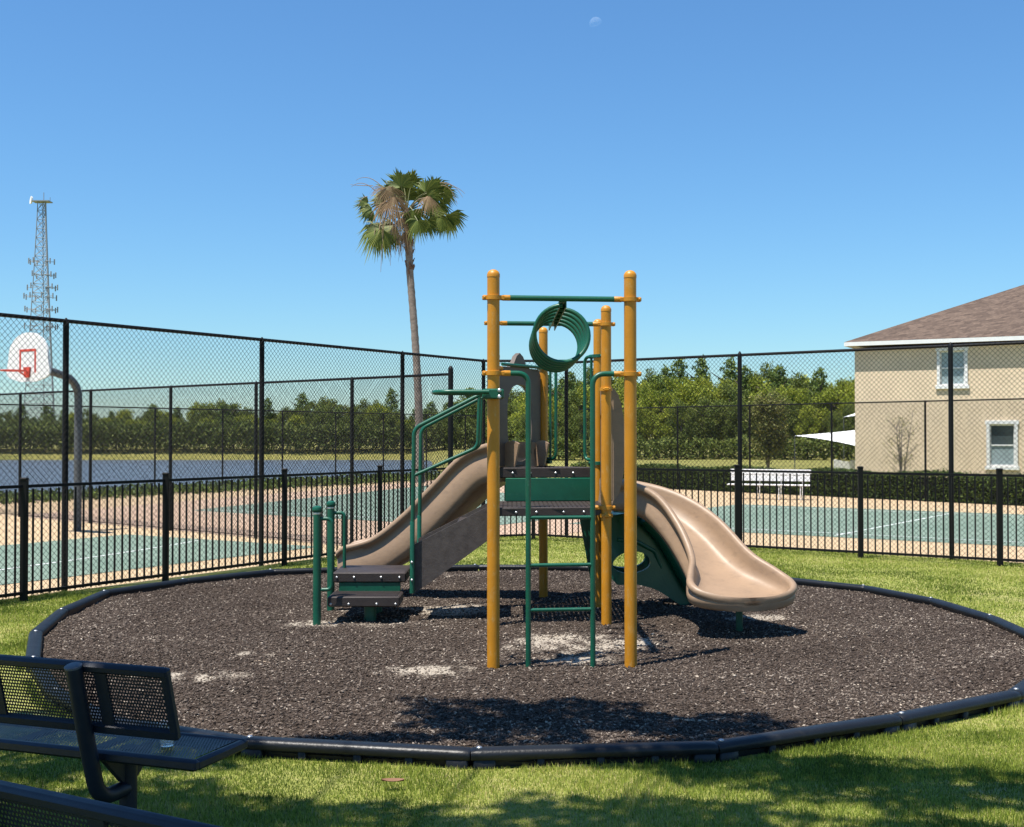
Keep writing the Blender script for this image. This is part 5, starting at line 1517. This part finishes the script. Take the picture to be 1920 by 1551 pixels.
# ------------------------------------------------------------------ oak overhead that shades the foreground (its trunk stands behind the viewer)
M_OAK = mat_tint('oak_leaves', [(0, (0.020, 0.040, 0.010)), (0.5, (0.045, 0.075, 0.018)), (1, (0.085, 0.12, 0.03))], 0.5, 0.2)
ok_ = thing('oak_tree', 'spreading leafy oak whose branches shade the benches and near grass', 'tree', (-3.4, -1.6, 0.0))
SH = [(0.10, 7.2, .68, .52, 1.2), (1.15, 7.0, .45, .33, 1.2), (-0.75, 6.72, .45, .11, 1), (1.25, 6.25, .66, .26, 1), (2.1, 5.85, .66, .32, 1), (0.55, 5.45, .85, .26, 1), (-1.0, 5.45, .65, .28, 1),
      (-1.75, 5.75, .40, .28, .8), (-2.3, 5.25, 1.0, .45, 1), (-1.55, 4.85, .8, .5, 1), (-1.0, 4.3, 1.2, .6, 1), (1.0, 4.7, 1.0, .45, 1), (2.4, 4.9, .8, .6, 1), (0.2, 3.9, 1.6, .7, 1), (-2.2, 3.6, 1.4, .9, 1),
      (-1.2, 2.8, 1.4, .7, 1), (-3.05, 6.95, .55, .42, 1), (-2.6, 6.2, .5, .3, .9), (-1.95, 6.42, .5, .26, 1), (0.9, 6.62, .30, .09, .8), (2.75, 5.55, .4, .3, 1), (1.75, 6.12, .4, .2, .8)]
cl = []; LF = []; LT = []
limb = MB()
for (gx_, gy_, ra, rb, dens) in SH:
    hgt = random.uniform(5.2, 6.8); c = Vector((gx_, gy_, 0)) + SUN*(hgt/SUN.z)
    k = int(ra*rb*math.pi*dens*2300)
    a = rng.uniform(0, 6.28, k); q_ = rng.uniform(0, 1, k)**0.62*1.14
    lump = 1 + 0.20*np.sin(a*3+gx_*5) + 0.14*np.sin(a*5+gy_*3) + 0.12*np.sin(a*11+gx_*9)
    P = np.stack([c.x + ra*q_*lump*np.cos(a), c.y + rb*q_*lump*np.sin(a), c.z + rng.normal(0, 0.35, k)], 1)
    P[:, 0] += (P[:, 2]-c.z)*SUN.x/SUN.z; P[:, 1] += (P[:, 2]-c.z)*SUN.y/SUN.z
    LF.append(P); LT.append(rng.uniform(0, 1, k))
    s_ = Vector((-3.2, -1.4, 3.2)); m_ = s_.lerp(c, 0.55) + Vector((0, 0, 0.9)); limb.tube([s_, m_, c - Vector((0, 0, 0.15))], [0.06, 0.022, 0.006], 6)
C = np.concatenate(LF); T = np.concatenate(LT)
low = (C[:, 2]-1.75) > 0.46*np.maximum(C[:, 1], 0.1)      # the crown ends where the photograph shows open sky
C, T = C[low], T[low]
V, lp, sz, TT = leaf_quads(C, rng.uniform(0.040, 0.068, len(C)), T, flat=0.8)
# lay the leaves flatter, as leaves on a spreading limb lie
link_mesh('crown', np_mesh('crown', V-np.array((-3.4, -1.6, 0)), lp, sz, M_OAK, {'tint': TT}), ok_)
limb.tube([(-3.4, -1.6, -0.1), (-3.35, -1.55, 1.2), (-3.25, -1.45, 2.4), (-3.2, -1.4, 3.4)], [0.34, 0.26, 0.22, 0.18], 12)
limb.build('trunk', M_BARK, ok_)

# ------------------------------------------------------------------ litter
M_TWIG = mat('pale_twig', (0.36, 0.28, 0.20), 0.9, var=0.25, vscale=20)
def twig(label, pts, r, m_=M_TWIG):
    b = MB(); b.tube(pts, [r*0.5] + [r]*(len(pts)-2) + [r*0.4], 6); tag(b.build('twig', m_), label, 'twig', 'twigs on the mulch')
def gp(px_, py_, z=0.06): d = (1.75-z)*2260/(py_-815); return Vector((X(px_, d), d, z))
twig('long pale strip of palm lying in the shade near the front border', [gp(1262, 1345), gp(1290, 1350), gp(1330, 1352), gp(1360, 1344)], 0.010)
twig('thin pale curved twig on open mulch right of the posts', [gp(1402, 1296), gp(1418, 1293), gp(1436, 1300)], 0.005)
twig('pale stick on the mulch behind the bench', [gp(462, 1243), gp(485, 1238), gp(508, 1241)], 0.008)
twig('slender pale stick between the green ladder legs', [gp(1022, 1195), gp(1050, 1192), gp(1082, 1185)], 0.008)
def dead_leaf(label, px_, py_, s, z, m_, cat='leaf'):
    c = gp(px_, py_, z); b = MB(); vs = []; n_ = 9
    for k in range(n_):
        t = k/(n_-1); w = math.sin(math.pi*t)**0.8*0.42+0.02; zz = 0.02+0.25*(t-0.5)**2
        vs += [c + Vector((s*(t-0.5)*2, -s*w, s*(zz+0.12))), c + Vector((s*(t-0.5)*2, 0, s*zz)), c + Vector((s*(t-0.5)*2, s*w, s*(zz+0.16)))]
    fs = [(3*k+j, 3*k+3+j, 3*k+4+j, 3*k+1+j) for k in range(n_-1) for j in (0, 1)]
    m_n = len(vs); vs2 = vs+[v_-Vector((0, 0, 0.002)) for v_ in vs]; fs += [tuple(q_+m_n for q_ in reversed(f)) for f in fs]
    b.add(vs2, fs); o = b.build('dead_leaf', m_); tag(o, label, cat)
dead_leaf('curled brown dead leaf on the grass in front of the border', 738, 1462, 0.055, 0.075, mat('brown_leaf', (0.19, 0.095, 0.05), 0.8, var=0.2))
dead_leaf('pale scrap lying on the mulch near the right edge', 1795, 1252, 0.045, 0.06, mat('pale_scrap', (0.55, 0.47, 0.38), 0.9), 'scrap')

for o in bpy.data.objects:
    if '_w' in o: del o['_w']
